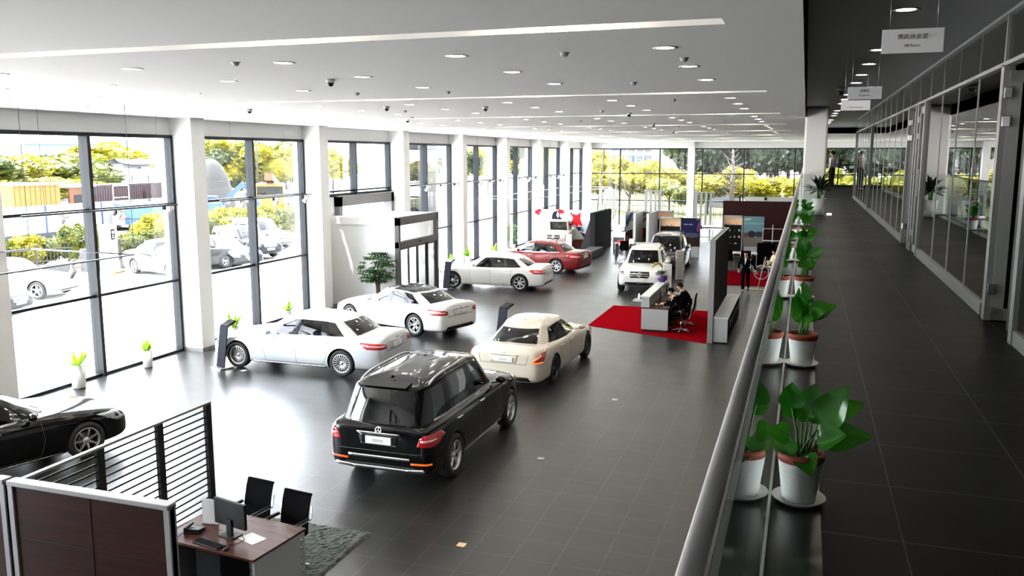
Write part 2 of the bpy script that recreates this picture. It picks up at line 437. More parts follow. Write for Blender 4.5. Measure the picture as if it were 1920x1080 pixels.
    # split greenhouse into parts
    def piece(idx, nm, mats, side=None):
        sub = MB(); mp = {}
        for p in gmesh.polygons:
            if p.material_index not in idx: continue
            if side is not None and p.center.y*side < 0: continue
            ids = []
            for vi in p.vertices:
                if vi not in mp: mp[vi] = len(sub.v); sub.v.append(tuple(gmesh.vertices[vi].co))
                ids.append(mp[vi])
            sub.f.append(ids); sub.m.append(idx.index(p.material_index)); sub.sm.append(True)
        if not sub.f: return None
        me_ = bpy.data.meshes.new(nm); me_.from_pydata(sub.v, [], sub.f)
        for m_ in mats: me_.materials.append(m_)
        me_.polygons.foreach_set('material_index', sub.m); me_.polygons.foreach_set('use_smooth', sub.sm); me_.update()
        return obj(nm, me_, root)
    piece([0, 4, 6], 'cabin_shell', [paint, blackg, sidetrim])
    if pano: piece([5], 'glass_roof', [blackg])
    piece([1], 'windshield', [carglass]); piece([3], 'rear_window', [carglass])
    for s_ in (1, -1):
        piece([2], 'side_window', [carglass], s_)
    # patches
    def patch(poly, O, U, W_, D, off, spacing=.05, back=.01, mb=None, mi=0):
        O, U, W_, D = V(O), V(U).normalized(), V(W_).normalized(), V(D).normalized()
        b = bmesh.new(); b.faces.new([b.verts.new((p[0], p[1], 0)) for p in poly])
        for ax_ in (0, 1):
            lo = min(p[ax_] for p in poly); hi = max(p[ax_] for p in poly); kx = int((hi-lo)/spacing)
            for q in range(1, kx+1):
                c = lo+(hi-lo)*q/(kx+1); no = (1, 0, 0) if ax_ == 0 else (0, 1, 0)
                bmesh.ops.bisect_plane(b, geom=b.verts[:]+b.edges[:]+b.faces[:], plane_co=(c, c, 0), plane_no=no)
        b.verts.index_update(); top = {}; bot_ = {}
        for v in b.verts:
            p = O+U*v.co.x+W_*v.co.y; loc, no, ix, ds = bvh.ray_cast(p, D)
            if loc is None: continue
            if no.dot(D) > 0: no = -no
            top[v.index] = loc+no*off; bot_[v.index] = loc-no*back
        mb = mb if mb is not None else MB(); ids = sorted(top); mp = {a: i for i, a in enumerate(ids)}; nn = len(ids)
        fs = []
        for f in b.faces:
            t = [v.index for v in f.verts]
            if all(q in mp for q in t): fs.append(tuple(mp[q] for q in t))
        bd = []
        for e in b.edges:
            if len([f for f in e.link_faces if all(v.index in mp for v in f.verts)]) == 1:
                a_, b_ = e.verts[0].index, e.verts[1].index
                bd.append((mp[a_], mp[b_], mp[b_]+nn, mp[a_]+nn))
        if fs: mb.add([tuple(top[a]) for a in ids]+[tuple(bot_[a]) for a in ids], fs+bd, mi, True)
        b.free(); return mb
    def strip(path, w, O, U, W_, D, off, mb=None, mi=0, closed=False):
        mb = mb if mb is not None else MB()
        P_ = path+[path[0]] if closed else path
        for a, b in zip(P_, P_[1:]):
            dx, dy = b[0]-a[0], b[1]-a[1]; l = sqrt(dx*dx+dy*dy) or 1; nx, ny = -dy/l*w/2, dx/l*w/2; ex, ey = dx/l*w*.4, dy/l*w*.4
            patch([(a[0]-ex+nx, a[1]-ey+ny), (a[0]-ex-nx, a[1]-ey-ny), (b[0]+ex-nx, b[1]+ey-ny), (b[0]+ex+nx, b[1]+ey+ny)], O, U, W_, D, off, .06, .004, mb, mi)
        return mb
    def ffaces(mb): return len(mb.f) > 0
    REAR = dict(O=(-ox-1, 0, 0), U=(0, 1, 0), W_=(0, 0, 1), D=(1, 0, 0))
    FRONT = dict(O=(L-ox+1, 0, 0), U=(0, 1, 0), W_=(0, 0, 1), D=(-1, 0, 0))
    suv = kind == 'suv'; zk = sz
    for s_ in (1, -1):
        SIDE = dict(O=(0, s_*2, 0), U=(1, 0, 0), W_=(0, 0, 1), D=(0, -s_, 0))
        belt = lerp_tab(B, ox, 3)
        bpx = (gn[4][0]+gn[5][0])/2*sx-ox; apx = gn[3][0]*sx-ox+.02; cpx = gn[6][0]*sx-ox
        if detail:
            # door shut lines
            sm_ = MB(); zb_ = B[6][2]+.10
            strip([(apx-.02, belt-.02), (apx+.02, belt-.35), (apx-.06, zb_)], .009, **SIDE, off=.0015, mb=sm_)
            strip([(bpx, belt-.02), (bpx-.02, zb_)], .009, **SIDE, off=.0015, mb=sm_)
            if name != 'coupe_car':
                strip([(cpx-.12, belt-.02), (cpx-.10, belt-.25), (-wb/2+wr+.12, zb_+.10), (-wb/2+wr+.16, zb_)], .009, **SIDE, off=.0015, mb=sm_)
            strip([(apx-.06, zb_), (-wb/2+wr+.16, zb_)], .009, **SIDE, off=.0015, mb=sm_)
            if ffaces(sm_): sm_.build('door_seam', seamm, root)
            st = MB(); zz = B[6][2]+.05
            strip([(-wb/2+wr+.1, zz), (wb/2-wr-.1, zz)], .035, **SIDE, off=.006, mb=st)
            if ffaces(st): st.build('sill_trim', chrome if chrome_trim and name != 'coupe_car' else paint, root)
            # handles
            for hx in ((bpx+.14,) if name == 'coupe_car' else (bpx+.12, cpx+.02)):
                loc, no, ix, ds = bvh.ray_cast(V((hx, s_*2, belt-.09)), V((0, -s_, 0)))
                if loc:
                    hb = MB(); hb.box(-.10, .10, -.012, .026, -.016, .016, 0, M4.Translation(loc+V((0, s_*.006, 0))) @ (M4.Scale(-1, 4, V((0, 1, 0))) if s_ < 0 else M4.Identity(4)), .009)
                    hb.build('door_handle', chrome if chrome_trim else paint, root)
        # mirror
        mx_ = gn[3][0]*sx-ox-.16; my = s_*(hw+.045); mz = belt+.10
        mm_ = MB(); mm_.ell((mx_, my, mz), .065, .10, .066, 14, 10); mm_.bar((mx_, s_*(hw-.13), belt+.03), (mx_, my, mz-.03), .06, .03)
        mi_ = mm_.build('wing_mirror', paint, root)
        # wheels
        tm, rm = wheel_meshes(style, wr, rr, .225 if not suv else .245)
        for x in ax:
            t = obj('wheel', tm, root); t.location = (x, s_*(hw-.125), wr); t.rotation_euler = (0, RND.uniform(0, 1.2) if detail else 0, 0)
            if s_ > 0: t.rotation_euler = (0, t.rotation_euler.y, pi)
            obj('rim', rm, t)
        # tail lamps (wrap the corner)
        a = R(38); D = V((cos(a), -s_*sin(a), 0)); U = V((sin(a)*s_, cos(a), 0)) if s_ > 0 else V((-sin(a), cos(a), 0))
        D = V((cos(a), -s_*sin(a), 0)); U = V((sin(a), s_*cos(a), 0))     # U points outward/forward along that side
        O = V((-ox+.18, s_*(hw-.12), 0))-D*1.5
        if lens == 'cls':
            lp = [(-.22, .70), (.10, .69), (.24, .86), (.27, .93), (.05, .90), (-.14, .79)]
        elif suv: lp = [(-.24, .80), (.10, .79), (.30, .90), (.20, .985), (-.12, .99), (-.20, .93)]
        else: lp = [(-.26, .735), (.20, .73), (.32, .83), (.30, .885), (-.18, .875), (-.27, .82)]
        lp = [(p[0], p[1]*zk) for p in lp]
        pm = patch(lp, O, U, (0, 0, 1), D, .012, .04)
        if ffaces(pm):
            tl = pm.build('tail_lamp', redlens, root)
            x0 = min(p[0] for p in lp); cz = sum(p[1] for p in lp)/len(lp); il = MB()
            if lit:
                pts = [(lp[0][0]+.03, lp[0][1]+.012), (lp[1][0]-.03, lp[1][1]+.015)]; strip(pts, .022, O, U, (0, 0, 1), D, .016, il)
                strip([(lp[0][0]+.03, lp[0][1]+.015), (lp[-1][0]+.01, lp[-1][1]-.005), (lp[-2][0]-.02, lp[-2][1]-.03)], .022, O, U, (0, 0, 1), D, .016, il)
                if ffaces(il): il.build('lamp_glow', redlit, tl)
            else:
                strip([(x0+.07, cz-.01), (lp[1][0]-.02, cz-.005)], .035, O, U, (0, 0, 1), D, .016, il)
                if ffaces(il): il.build('lamp_strip', mat('tail_lamp_clear', (.75, .35, .33), .15, coat=1), tl)
        # head lamps
        a = R(35); D = V((-cos(a), -s_*sin(a), 0)); U = V((-sin(a), s_*cos(a), 0)); O = V((L-ox-.30, s_*(hw-.22), 0))-D*1.5
        if suv: hp = [(-.20, .78), (.10, .76), (.22, .86), (.26, .95), (.05, .93), (-.16, .88)]
        else: hp = [(-.20, .58), (.10, .56), (.24, .66), (.34, .76), (.05, .74), (-.18, .68)]
        hp = [(p[0], p[1]*zk) for p in hp]; pm = patch(hp, O, U, (0, 0, 1), D, .008, .05)
        if ffaces(pm):
            hl = pm.build('headlamp', headl, root)
            if detail:
                q = MB(); cx_, cz_ = .02, (hp[0][1]+hp[3][1])/2-.01
                for dx in (-.09, .05):
                    patch([(cx_+dx+.04*cos(t*pi/5), cz_+.04*sin(t*pi/5)) for t in range(10)], O, U, (0, 0, 1), D, .013, .05, mb=q)
                if ffaces(q): q.build('lamp_lens', blackg, hl)
    # front grille, intake, plates
    gz0, gz1 = ((.66, .90) if suv else (.47, .66))
    gz0 *= zk; gz1 *= zk; gw_ = .40 if suv else .36
    g = patch([(-gw_+.05, gz0), (gw_-.05, gz0), (gw_, gz0+.10), (gw_-.03, gz1), (-gw_+.03, gz1), (-gw_, gz0+.10)], **FRONT, off=.006, spacing=.06)
    if ffaces(g):
        gr = g.build('grille', blackg, root); bars = MB()
        for f_ in (.3, .62): strip([(-gw_+.03, gz0+(gz1-gz0)*f_), (gw_-.03, gz0+(gz1-gz0)*f_)], .028, **FRONT, off=.014, mb=bars)
        if ffaces(bars): bars.build('grille_bar', chrome, gr)
        if emblem_front:
            cz = (gz0+gz1)/2; er = .075; em = MB()
            strip([(er*cos(t*pi/8), cz+er*sin(t*pi/8)) for t in range(16)], .014, **FRONT, off=.024, mb=em, closed=True)
            for t in (90, 210, 330): strip([(0, cz), (er*cos(R(t)), cz+er*sin(R(t)))], .012, **FRONT, off=.024, mb=em)
            if ffaces(em): em.build('star_emblem', chrome, gr)
    iz = (.36 if suv else .24)*zk
    q = patch([(-.62, iz), (.62, iz), (.55, iz+.12), (-.55, iz+.12)], **FRONT, off=.005, spacing=.07)
    if ffaces(q): q.build('front_intake', black, root)
    if plate:
        pb = MB(); pz = (.52 if suv else .40)*zk
        loc, no, ix, ds = bvh.ray_cast(V((L-ox+1, 0, pz+.05)), V((-1, 0, 0)))
        if loc: pb.box(loc.x-.01, loc.x+.03, -.22, .22, pz, pz+.11, 0, None, .004); pb.build('front_plate', platew, root)
    # rear plate recess and plate
    if suv: pz0, pz1, rw = .78*zk, .905*zk, .26
    else: pz0, pz1, rw = .70*zk, .815*zk, .26
    loc, no, ix, ds = bvh.ray_cast(V((-ox-1, 0, (pz0+pz1)/2)), V((1, 0, 0)))
    if detail:
        q = patch([(-rw-.06, pz0-.02), (rw+.06, pz0-.02), (rw+.11, pz1+.05), (-rw-.11, pz1+.05)], **REAR, off=.002, spacing=.08)
        if ffaces(q): q.build('plate_recess', paint if not suv else blackg, root)
        q = MB(); strip([(-rw-.11, pz1+.055), (rw+.11, pz1+.055)], .026, **REAR, off=.02, mb=q)
        if ffaces(q): q.build('tailgate_strip', chrome if chrome_trim else paint, root)
        sm_ = MB(); wz = hw*.62
        if suv: strip([(-hw*.80, .98*zk), (-hw*.78, .66*zk), (hw*.78, .66*zk), (hw*.80, .98*zk)], .010, **REAR, off=.0015, mb=sm_)
        else: strip([(-hw*.66, .90*zk), (-hw*.60, .66*zk), (hw*.60, .66*zk), (hw*.66, .90*zk)], .010, **REAR, off=.0015, mb=sm_)
        if ffaces(sm_): sm_.build('tailgate_seam', seamm, root)
    if loc:
        q = MB(); q.box(loc.x-.022, loc.x+.02, -rw+.03, rw-.03, pz0, pz1, 0, None, .004); pl = q.build('rear_plate', platew, root)
        if detail:
            q = MB()
            for i in range(5): q.box(loc.x-.024, loc.x-.018, -.085+i*.038, -.06+i*.038, (pz0+pz1)/2-.018, (pz0+pz1)/2+.018)
            q.build('plate_print', plategrey, pl)
    if detail:
        ez = (1.005 if suv else .885)*zk; er = .05; em = MB()
        strip([(er*cos(t*pi/8), ez+er*sin(t*pi/8)) for t in range(16)], .010, **REAR, off=.012, mb=em, closed=True)
        for t in (90, 210, 330): strip([(0, ez), (er*cos(R(t)), ez+er*sin(R(t)))], .009, **REAR, off=.012, mb=em)
        if ffaces(em): em.build('star_emblem', chrome, root)
    # lower rear apron
    az = (.34 if suv else .25)*zk
    q = patch([(-hw*.72, az), (hw*.72, az), (hw*.64, az+.10), (-hw*.64, az+.10)], **REAR, off=.006, spacing=.08)
    if ffaces(q): q.build('rear_apron', black, root)
    if suv and detail:
        q = MB(); strip([(-hw*.80, .40*zk), (-hw*.5, .375*zk), (hw*.5, .375*zk), (hw*.80, .40*zk)], .045, **REAR, off=.03, mb=q)
        if ffaces(q): q.build('skid_trim', chrome, root)
        q = MB(); strip([(-hw*.55, .565*zk), (hw*.55, .565*zk)], .04, **REAR, off=.022, mb=q)
        if ffaces(q): q.build('bumper_step', chrome, root)
        for s_ in (-1, 1):
            q = MB(); strip([(s_*hw*.60, .50*zk), (s_*hw*.92, .51*zk)], .03, **REAR, off=.01, mb=q)
            if ffaces(q): q.build('rear_reflector', amber, root)
        # roof spoiler
        zr = H-.055; q = MB(); q.prism([(G[-1][3]-.10, zr-.025), (G[-1][3]+.16, zr+.012), (G[-1][3]+.16, zr-.05), (G[-1][3]-.08, zr-.05)], 'y', -.42, .42)
        q.build('roof_spoiler', paint, root)
    if rails:
        for s_ in (-1, 1):
            q = MB(); ys = s_*G[4][4]*.93; x0, x1 = G[8][3]+.05, G[3][3]-.10; pts = []
            for i in range(13):
                f = i/12; x = x0+(x1-x0)*f; hgt = .045*min(1, min(f, 1-f)*9+.0)
                loc, no, ix, ds = bvh.ray_cast(V((x, ys, H+1)), V((0, 0, -1))); pts.append((x, ys, (loc.z if loc else H-.05)+hgt))
            q.tube(pts, .019, 8)
            for i in (4, 8): q.bar((pts[i][0], ys, pts[i][2]-.05), pts[i], .03, .03)
            q.build('roof_rail', rails, root)
    if detail or pano:
        # fin aerial
        q = MB(); fx = G[-1][3]+.30; q.prism([(fx-.06, H-.03), (fx+.08, H-.03), (fx-.02, H+.022), (fx-.05, H+.024)], 'y', -.010, .010); q.build('roof_aerial', paint, root)
    # seats and dash seen through the glass
    q = MB(); zb_ = lerp_tab(B, ox, 3)
    for x in (gn[4][0]*sx-ox-.10, gn[6][0]*sx-ox-.18):
        for y in (-.37, .37):
            q.box(x-.10, x+.02, y-.23, y+.23, zb_-.1, zb_+.10, 0, None, .05); q.box(x-.09, x-.01, y-.12, y+.12, zb_+.12, zb_+.29*(H-zb_)/.55, 0, None, .04)
    q.box(gn[3][0]*sx-ox-.05, gn[3][0]*sx-ox+.25, -hw*.6, hw*.6, zb_-.1, zb_+.035, 0, None, .03)
    q.tube([(gn[3][0]*sx-ox-.18+.03*sin(t*pi/6), .37+.18*cos(t*pi/6), zb_+.05+.13*sin(t*pi/6)) for t in range(12)], .014, 6, 0, True)
    q.build('cabin_seats', seatm, root)
    return root
def paintm(name, c, rough=.25, metal=0., coat=1., spec=.5): return mat(name, c, rough, metal, coat=coat, spec=spec)
# ------------------------------------------------------------------ the place
XW = -16.36; CZ = 6.40; GZ = 3.9; YF = 66.0; PER = 6.49
NB = 8
paintm_ = paintm
floorm = tilemat('showroom_tiles', (.011, .011, .0105), (.065, .064, .062), .6, -4.72, 11.02, .31, .005, spec=.6)
gfloorm = tilemat('gallery_tiles', (.0028, .0028, .0032), (.08, .08, .08), .61, .435, 2.29, .45, .0022, spec=.05)
conc = mat('forecourt_concrete', (.62, .61, .59), .8, var=.06, vscale=.4)
glassw = glassmat('clear_window_glass', (.84, .84, .83), 1.)
b = MB(); b.box(XW-.1, 6.5, -3, YF+.3, -.25, 0); struct(b.build('floor', floorm))
b = MB(); b.box(-260, XW-.1, -60, 260, -.3, -.02); b.box(XW-.1, 120, YF+.3, 260, -.3, -.02); struct(b.build('ground', conc))
# ceiling with recessed slots: panels between the slots, channels above them
SLOTS = [6.72+7.48*i for i in range(8)]
b = MB(); y0 = -3.; SX0, SX1 = -14.2, -.64
for ys in SLOTS:
    b.box(XW-.3, -.05, y0, ys-.02, CZ, CZ+.25)
    b.box(XW-.3, SX0, ys-.02, ys+.28, CZ, CZ+.25); b.box(SX1, -.05, ys-.02, ys+.28, CZ, CZ+.25)
    b.box(SX0-.02, SX1+.02, ys-.06, ys+.32, CZ+.25, CZ+.30)
    y0 = ys+.28
b.box(XW-.3, -.05, y0, YF+.3, CZ, CZ+.25)
b.box(-.05, 5.2, 42.5, YF+.3, CZ, CZ+.25)
struct(b.build('ceiling', ceilw))
b = MB(); b.box(-.05, 5.2, -3, 42.5, 6.66, 6.9); b.box(-.07, -.05, -3, 42.5, CZ, 6.9); b.box(-.05, 5.2, 42.5, 42.56, CZ, 6.9)
struct(b.build('ceiling', ceild))
# warm spots inside the slots
warm = mat('slot_lamp_glow', (1, .9, .75), .5, emit=(1., .86, .66), es=18.)
stripm = mat('slot_recess_glow', (.9, .9, .88), .6, emit=(1, .96, .9), es=.22)  # even emission stands in for the recess wall lit by its lamps
first = None
for i, ys in enumerate(SLOTS):
    b = MB(); b.box(SX0+.005, SX1-.005, ys-.01, ys+.27, CZ+.19, CZ+.245, 1)
    for k in range(5):
        x = SX1-1.3-k*2.65; b.box(x-.28, x+.28, ys+.05, ys+.13, CZ+.175, CZ+.19, 0)
    o = b.build('slot_light', [warm, stripm]); tag(o, 'long recessed light slot running across the white showroom ceiling', 'ceiling light', 'light slots across the ceiling')
# downlights
ring_m = mat('downlight_trim', (.75, .75, .74), .4); lamp_m = mat('downlight_lamp', (1, .97, .9), .4, emit=(1, .93, .8), es=22.)
b = MB(); b.lathe([(.105, 0), (.12, -.006), (.085, -.008), (.075, .0)], 20, 0, cap=False); rm_ = b.mesh('trim_ring', [ring_m])
b = MB(); b.lathe([(.0005, -.004), (.08, -.004)], 20, 0, cap=False); lm_ = b.mesh('lamp_disc', [lamp_m])
def downlight(x, y, z, label, group):
    t = thing('downlight', label, 'ceiling light', (x, y, z), 0, group); obj('trim_ring', rm_, t); obj('lamp_disc', lm_, t); return t
for i in range(-1, 8):
    ybase = 6.72+7.48*i
    for dy in (1.58, 3.36, 5.2):
        y = ybase+dy
        if y < 3 or y > YF-1: continue
        for x in (-1.3, -3.4, -5.42, -7.46, -9.5, -11.55, -13.6):
            downlight(x, y, CZ, 'round recessed downlight in the white showroom ceiling', 'downlights in the showroom ceiling')
for y in (5.6, 8.45, 11.5, 13.2, 14.9, 16.5, 19.6, 21.2, 22.9, 26.4, 28, 29.7, 33, 34.7, 36.4, 39.8):
    downlight(.76, y, 6.66, 'round recessed downlight in the dark gallery ceiling', 'downlights over the gallery')
# ceiling odds: smoke detectors, dome cameras, vents
b = MB(); b.lathe([(.0005, -.06), (.035, -.058), (.055, -.035), (.06, -.01), (.075, 0)], 16); smk = b.mesh('smoke_detector', [mat('detector_grey', (.35, .35, .35), .5)])
for x, y in [(-2.3, 8.4), (-1.25, 9.25), (-2.3, 12.0), (-5.9, 8.1), (-6.9, 12.6), (-2.3, 15.8), (-5.4, 12.8), (-4.4, 19.3), (-8.6, 17.9), (-3.2, 23), (-2.3, 26.2), (-6.2, 24.5), (-2.2, 33.5), (-4.2, 30.2), (-9.8, 20.8), (-2.5, 41)]:
    o = obj('smoke_detector', smk); o.scale = (.7, .7, .7); o.location = (x, y, CZ); tag(o, 'small grey round detector on the white showroom ceiling', 'smoke detector', 'detectors on the showroom ceiling')
b = MB(); b.lathe([(.0005, -.14), (.04, -.13), (.06, -.10), (.065, -.07)], 18, 1); b.lathe([(.065, -.07), (.08, -.065), (.085, -.0)], 18, 0)
dome = b.mesh('dome_camera', [mat('camera_shell', (.5, .5, .5), .4), blackg])
def pxc(px, py, z): # seen ceiling point
    return CAMRAY(px, py, z)
for k, (x, y) in enumerate([(-6.0, 10.25), (-8.2, 16.2), (-6.3, 16.9), (-4.0, 20.4), (-4.6, 27.5), (-5.2, 36), (-10.5, 22), (-11.5, 16.2)]):
    o = obj('dome_camera', dome); o.scale = (.7, .7, .7); o.location = (x, y, CZ); tag(o, 'small dark dome camera hanging from the white showroom ceiling', 'camera', 'dome cameras on the showroom ceiling')
o = obj('dome_camera', dome); o.location = (.55, 17.6, 6.66); tag(o, 'black dome camera under the dark gallery ceiling beyond the hanging signs', 'camera')
# ---- window wall
b = MB()
b.box(XW-.35, XW, -3, YF+.3, 5.95, CZ)
for k in range(-2, NB+1):
    y = 19.40+PER*(k-1); b.box(XW-.35, XW, y, y+.55, 0, 5.95)
b.box(XW-.35, XW, -3, 19.40+PER*-3+.55, 0, 5.95)
b.box(XW-.35, XW, 19.4+PER*7+.2, YF+.3, 0, 5.95)
struct(b.build('wall_left', white))
for k in range(-2, NB+1):
    y = 19.40+PER*(k-1)
    if y > YF-1: continue
    b = MB(); b.box(XW, -15.65, y, y+.55, .1, CZ); o = struct(b.build('column_%d' % (k+3), white)); o['kind'] = 'structure'
    b = MB(); b.box(XW, -15.63, y-.02, y+.57, 0, .1); b.build('skirting', mat('skirting_grey', (.2, .2, .2), .4, .5), o)
for k in range(0, NB+1):
    a = 19.95+PER*(k-2); e = 19.40+PER*(k-1)
    if a > YF: continue
    door = (k == 3)
    z0 = 3.95 if door else 0
    f = MB(); D = .22
    f.box(XW-.12, XW+.10, a, a+.09, z0, 5.95); f.box(XW-.12, XW+.10, e-.09, e, z0, 5.95)
    f.box(XW-.12, XW+.10, a, e, 5.86, 5.95); f.box(XW-.12, XW+.10, a, e, z0, z0+.07)
    m = (a+e)/2; f.box(XW-.12, XW+.16, m-.05, m+.05, z0, 5.9)
    for z in ((4.1, 2.0) if not door else (4.1,)): f.box(XW-.06, XW+.07, a, e, z-.035, z+.035)
    w = struct(f.build('window_%d' % (k+1), frame))
    for (p, q) in ((a+.09, m-.05), (m+.05, e-.09)):
        for (zl, zh) in (((.07, 1.965), (2.035, 4.065), (4.135, 5.86)) if not door else ((4.135, 5.86),)):
            g = MB(); g.box(XW-.012, XW-.004, p, q, zl, zh); g.build('pane', glassw, w)
# ---- far wall glazing
b = MB(); b.box(XW, 5.2, YF, YF+.3, 5.95, CZ); b.box(-8.35, -7.9, YF-.6, YF+.1, 0, CZ); b.box(XW, -15.9, YF-.4, YF+.2, 0, 5.95)
struct(b.build('wall_far', white))
for k, (xa, xb, ms) in enumerate([(-15.9, -8.35, (-13.55, -10.5)), (-7.9, 5.1, (-7.3, -4.3, -.75, 1.1, 2.2, 3.6))]):
    f = MB()
    for x in (xa, *ms, xb): f.box(x-.04, x+.04, YF-.02, YF+.16, 0, 5.95)
    for z in (.05, 2.0, 4.05, 5.91): f.box(xa, xb, YF-.02, YF+.14, z-.04, z+.04)
    w = struct(f.build('window_%d' % (k+20), frame)); xs = [xa, *ms, xb]
    for p, q in zip(xs, xs[1:]):
        for zl, zh in ((.1, 1.95), (2.05, 4.0), (4.1, 5.86)):
            g = MB(); g.box(p+.04, q-.04, YF+.05, YF+.058, zl, zh); g.build('pane', glassw, w)
# ---- gallery
b = MB(); b.box(.13, 1.66, -1, 43.6, GZ-.35, GZ); b.box(1.66, 5.2, -1, 43.6, GZ-.35, GZ-.002); struct(b.build('floor', gfloorm))
b = MB(); b.box(-.30, .13, -1, 43.6, GZ-.35, GZ+.003); struct(b.build('trim_ledge', steel))
b = MB(); b.box(-.098, -.074, -1, 43.6, GZ+.003, GZ+.03); struct(b.build('trim_channel', alul))
b = MB(); b.box(1.6, 1.9, -3, 33.2, 0, GZ-.35); struct(b.build('wall_under_gallery', mat('under_gallery_grey', (.2, .2, .2), .6)))
balg = glassmat('balustrade_glass', (.72, .76, .76), 1.)
k = 0; y = -1.
while y < 43.5:
    y2 = min(y+1.9, 43.6); g = MB(); g.box(-.092, -.080, y+.008, y2-.008, GZ+.03, 4.878)
    tag(g.build('balustrade_panel', balg), 'clear glass balustrade panel along the edge of the gallery', 'glass panel', 'glass panels of the balustrade'); y = y2
b = MB(); b.tube([(-.110, y, 4.895) for y in (-1, 10, 20, 30, 43.6)], .0165, 14); tag(b.build('handrail', mat('handrail_metal', (.50, .50, .50), .45, .0)), 'long grey metal handrail on top of the glass balustrade', 'handrail')
# gallery end
f = MB(); 
for x in (-.03, 1.1, 2.3): f.bar((x, 43.6, GZ), (x, 43.6, GZ+1.1), .05, .05)
f.box(-.06, 5.1, 43.57, 43.63, GZ+1.05, GZ+1.1); f.box(-.06, 5.1, 43.57, 43.63, GZ, GZ+.14)
o = f.build('end_railing', frame); tag(o, 'dark metal railing closing the far end of the gallery', 'railing')
g = MB(); g.box(-.05, 5.1, 43.595, 43.605, GZ+.14, GZ+1.05); g.build('pane', balg, o)
# round-cornered white column on the gallery
b = MB(); b.box(-.072, .50, 24.2, 24.8, GZ, 6.66, 0, None, .05); b.box(-.072, .50, 24.2, 24.8, 0, GZ-.35, 0); struct(b.build('column_12', white))
# right partition of tinted glass
tint = glassmat('smoked_partition_glass', (.02, .022, .024), 1.3, 0., 1.7)
XP = 1.65
b = MB(); b.box(XP-.02, XP+.05, 9.05, 14.2, GZ, GZ+.12); b.box(XP-.02, XP+.05, 15.05, 15.35, GZ, GZ+.12); b.box(XP-.02, XP+.05, 16.45, 33, GZ, GZ+.10)
b.box(XP-.02, XP+.05, -1, 7.75, GZ, GZ+.12); b.box(XP-.03, XP+.06, -1, 33, 6.185, 6.22); b.box(XP-.03, XP+.06, -1, 33, 6.63, 6.66)
for y in (7.72, 8.85, 14.2, 15.0, 15.3, 16.35, 25.4, 33.): b.box(XP-.03, XP+.06, y-.06, y+.06, GZ, 6.2)
b.box(XP-.02, XP+.05, 8.84, 8.88, 6.2, 6.66)
J_ = MB()
for k in range(0, 28):
    y = 8.9+1.26*k
    if y < 33: b.box(XP+.0, XP+.012, y-.004, y+.004, 6.2, 6.64)
for y in (10.16, 11.41, 12.7, 17.6, 18.8, 20.1, 21.3, 22.6, 23.9, 26.7, 28, 29.3, 30.5, 31.8): J_.box(XP+.0, XP+.012, y-.004, y+.004, GZ+.1, 6.18)
for y in (2.0, 4.2, 6): J_.box(XP+.0, XP+.012, y-.004, y+.004, GZ+.1, 6.18)
palu = mat('partition_aluminium', (.19, .19, .192), .45, .1); w = struct(b.build('wall_right', palu)); J_.build('glass_joint', mat('joint_silver', (.45, .45, .45), .4), w)
for (a, e) in ((-1, 7.66), (8.91, 14.14), (15.06, 15.24), (16.41, 25.34), (25.46, 32.94)):
    g = MB(); g.box(XP+.008, XP+.018, a, e, GZ+.1, 6.17); g.build('pane', tint, w)
g = MB(); g.box(XP+.008, XP+.018, -1, 33, 6.23, 6.62); g.build('pane', tint, w)
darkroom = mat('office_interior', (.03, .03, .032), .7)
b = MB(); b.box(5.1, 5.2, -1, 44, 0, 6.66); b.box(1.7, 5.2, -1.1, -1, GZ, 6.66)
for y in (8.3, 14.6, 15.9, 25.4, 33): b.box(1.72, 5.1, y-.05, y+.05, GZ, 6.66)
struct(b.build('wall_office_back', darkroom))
b = MB(); b.box(5.2, 5.45, -3, YF+.3, 0, 6.95); struct(b.build('wall_outer_right', white))
b = MB(); b.box(-.3, 5.2, -3.1, -3, 0, 7); b.box(XW-.3, 5.2, -3.2, -3.05, 0, 7); struct(b.build('wall_behind', white))
# far part beyond the partition: white wall of the opening
# doors in the partition
def gdoor(n, y0, y1, ang):
    d = bpy.data.objects.new('door_%d' % n, None); COL.objects.link(d); d['kind'] = 'structure'
    d.location = (XP+.02, y1, GZ); d.rotation_euler = (0, 0, ang); Wd = y1-y0
    f = MB(); f.box(-.025, .025, -Wd, -Wd+.10, .01, 2.24); f.box(-.025, .025, -.10, 0, .01, 2.24); f.box(-.025, .025, -Wd, 0, .01, .12); f.box(-.025, .025, -Wd, 0, 2.14, 2.24)
    f.build('door_frame', alup, d)
    g = MB(); g.box(-.005, .005, -Wd+.1, -.1, .12, 2.14); g.build('door_pane', tint, d)
    for z in (.25, 1.75, 2.0):
        h = MB(); h.box(-.05, .0, -.03, .04, z, z+.10, 0, None, .006); h.build('hinge', chrome, d)
    h = MB(); h.bar((-.06, -Wd+.06, .9), (-.06, -Wd+.06, 1.3), .02, .02); h.bar((-.06, -Wd+.06, .95), (0, -Wd+.06, .95), .015, .015); h.bar((-.06, -Wd+.06, 1.25), (0, -Wd+.06, 1.25), .015, .015); h.build('door_handle', chrome, d)
gdoor(1, 7.80, 8.78, -R(-82)); gdoor(2, 14.27, 14.93, 0); gdoor(3, 15.38, 16.28, R(80))
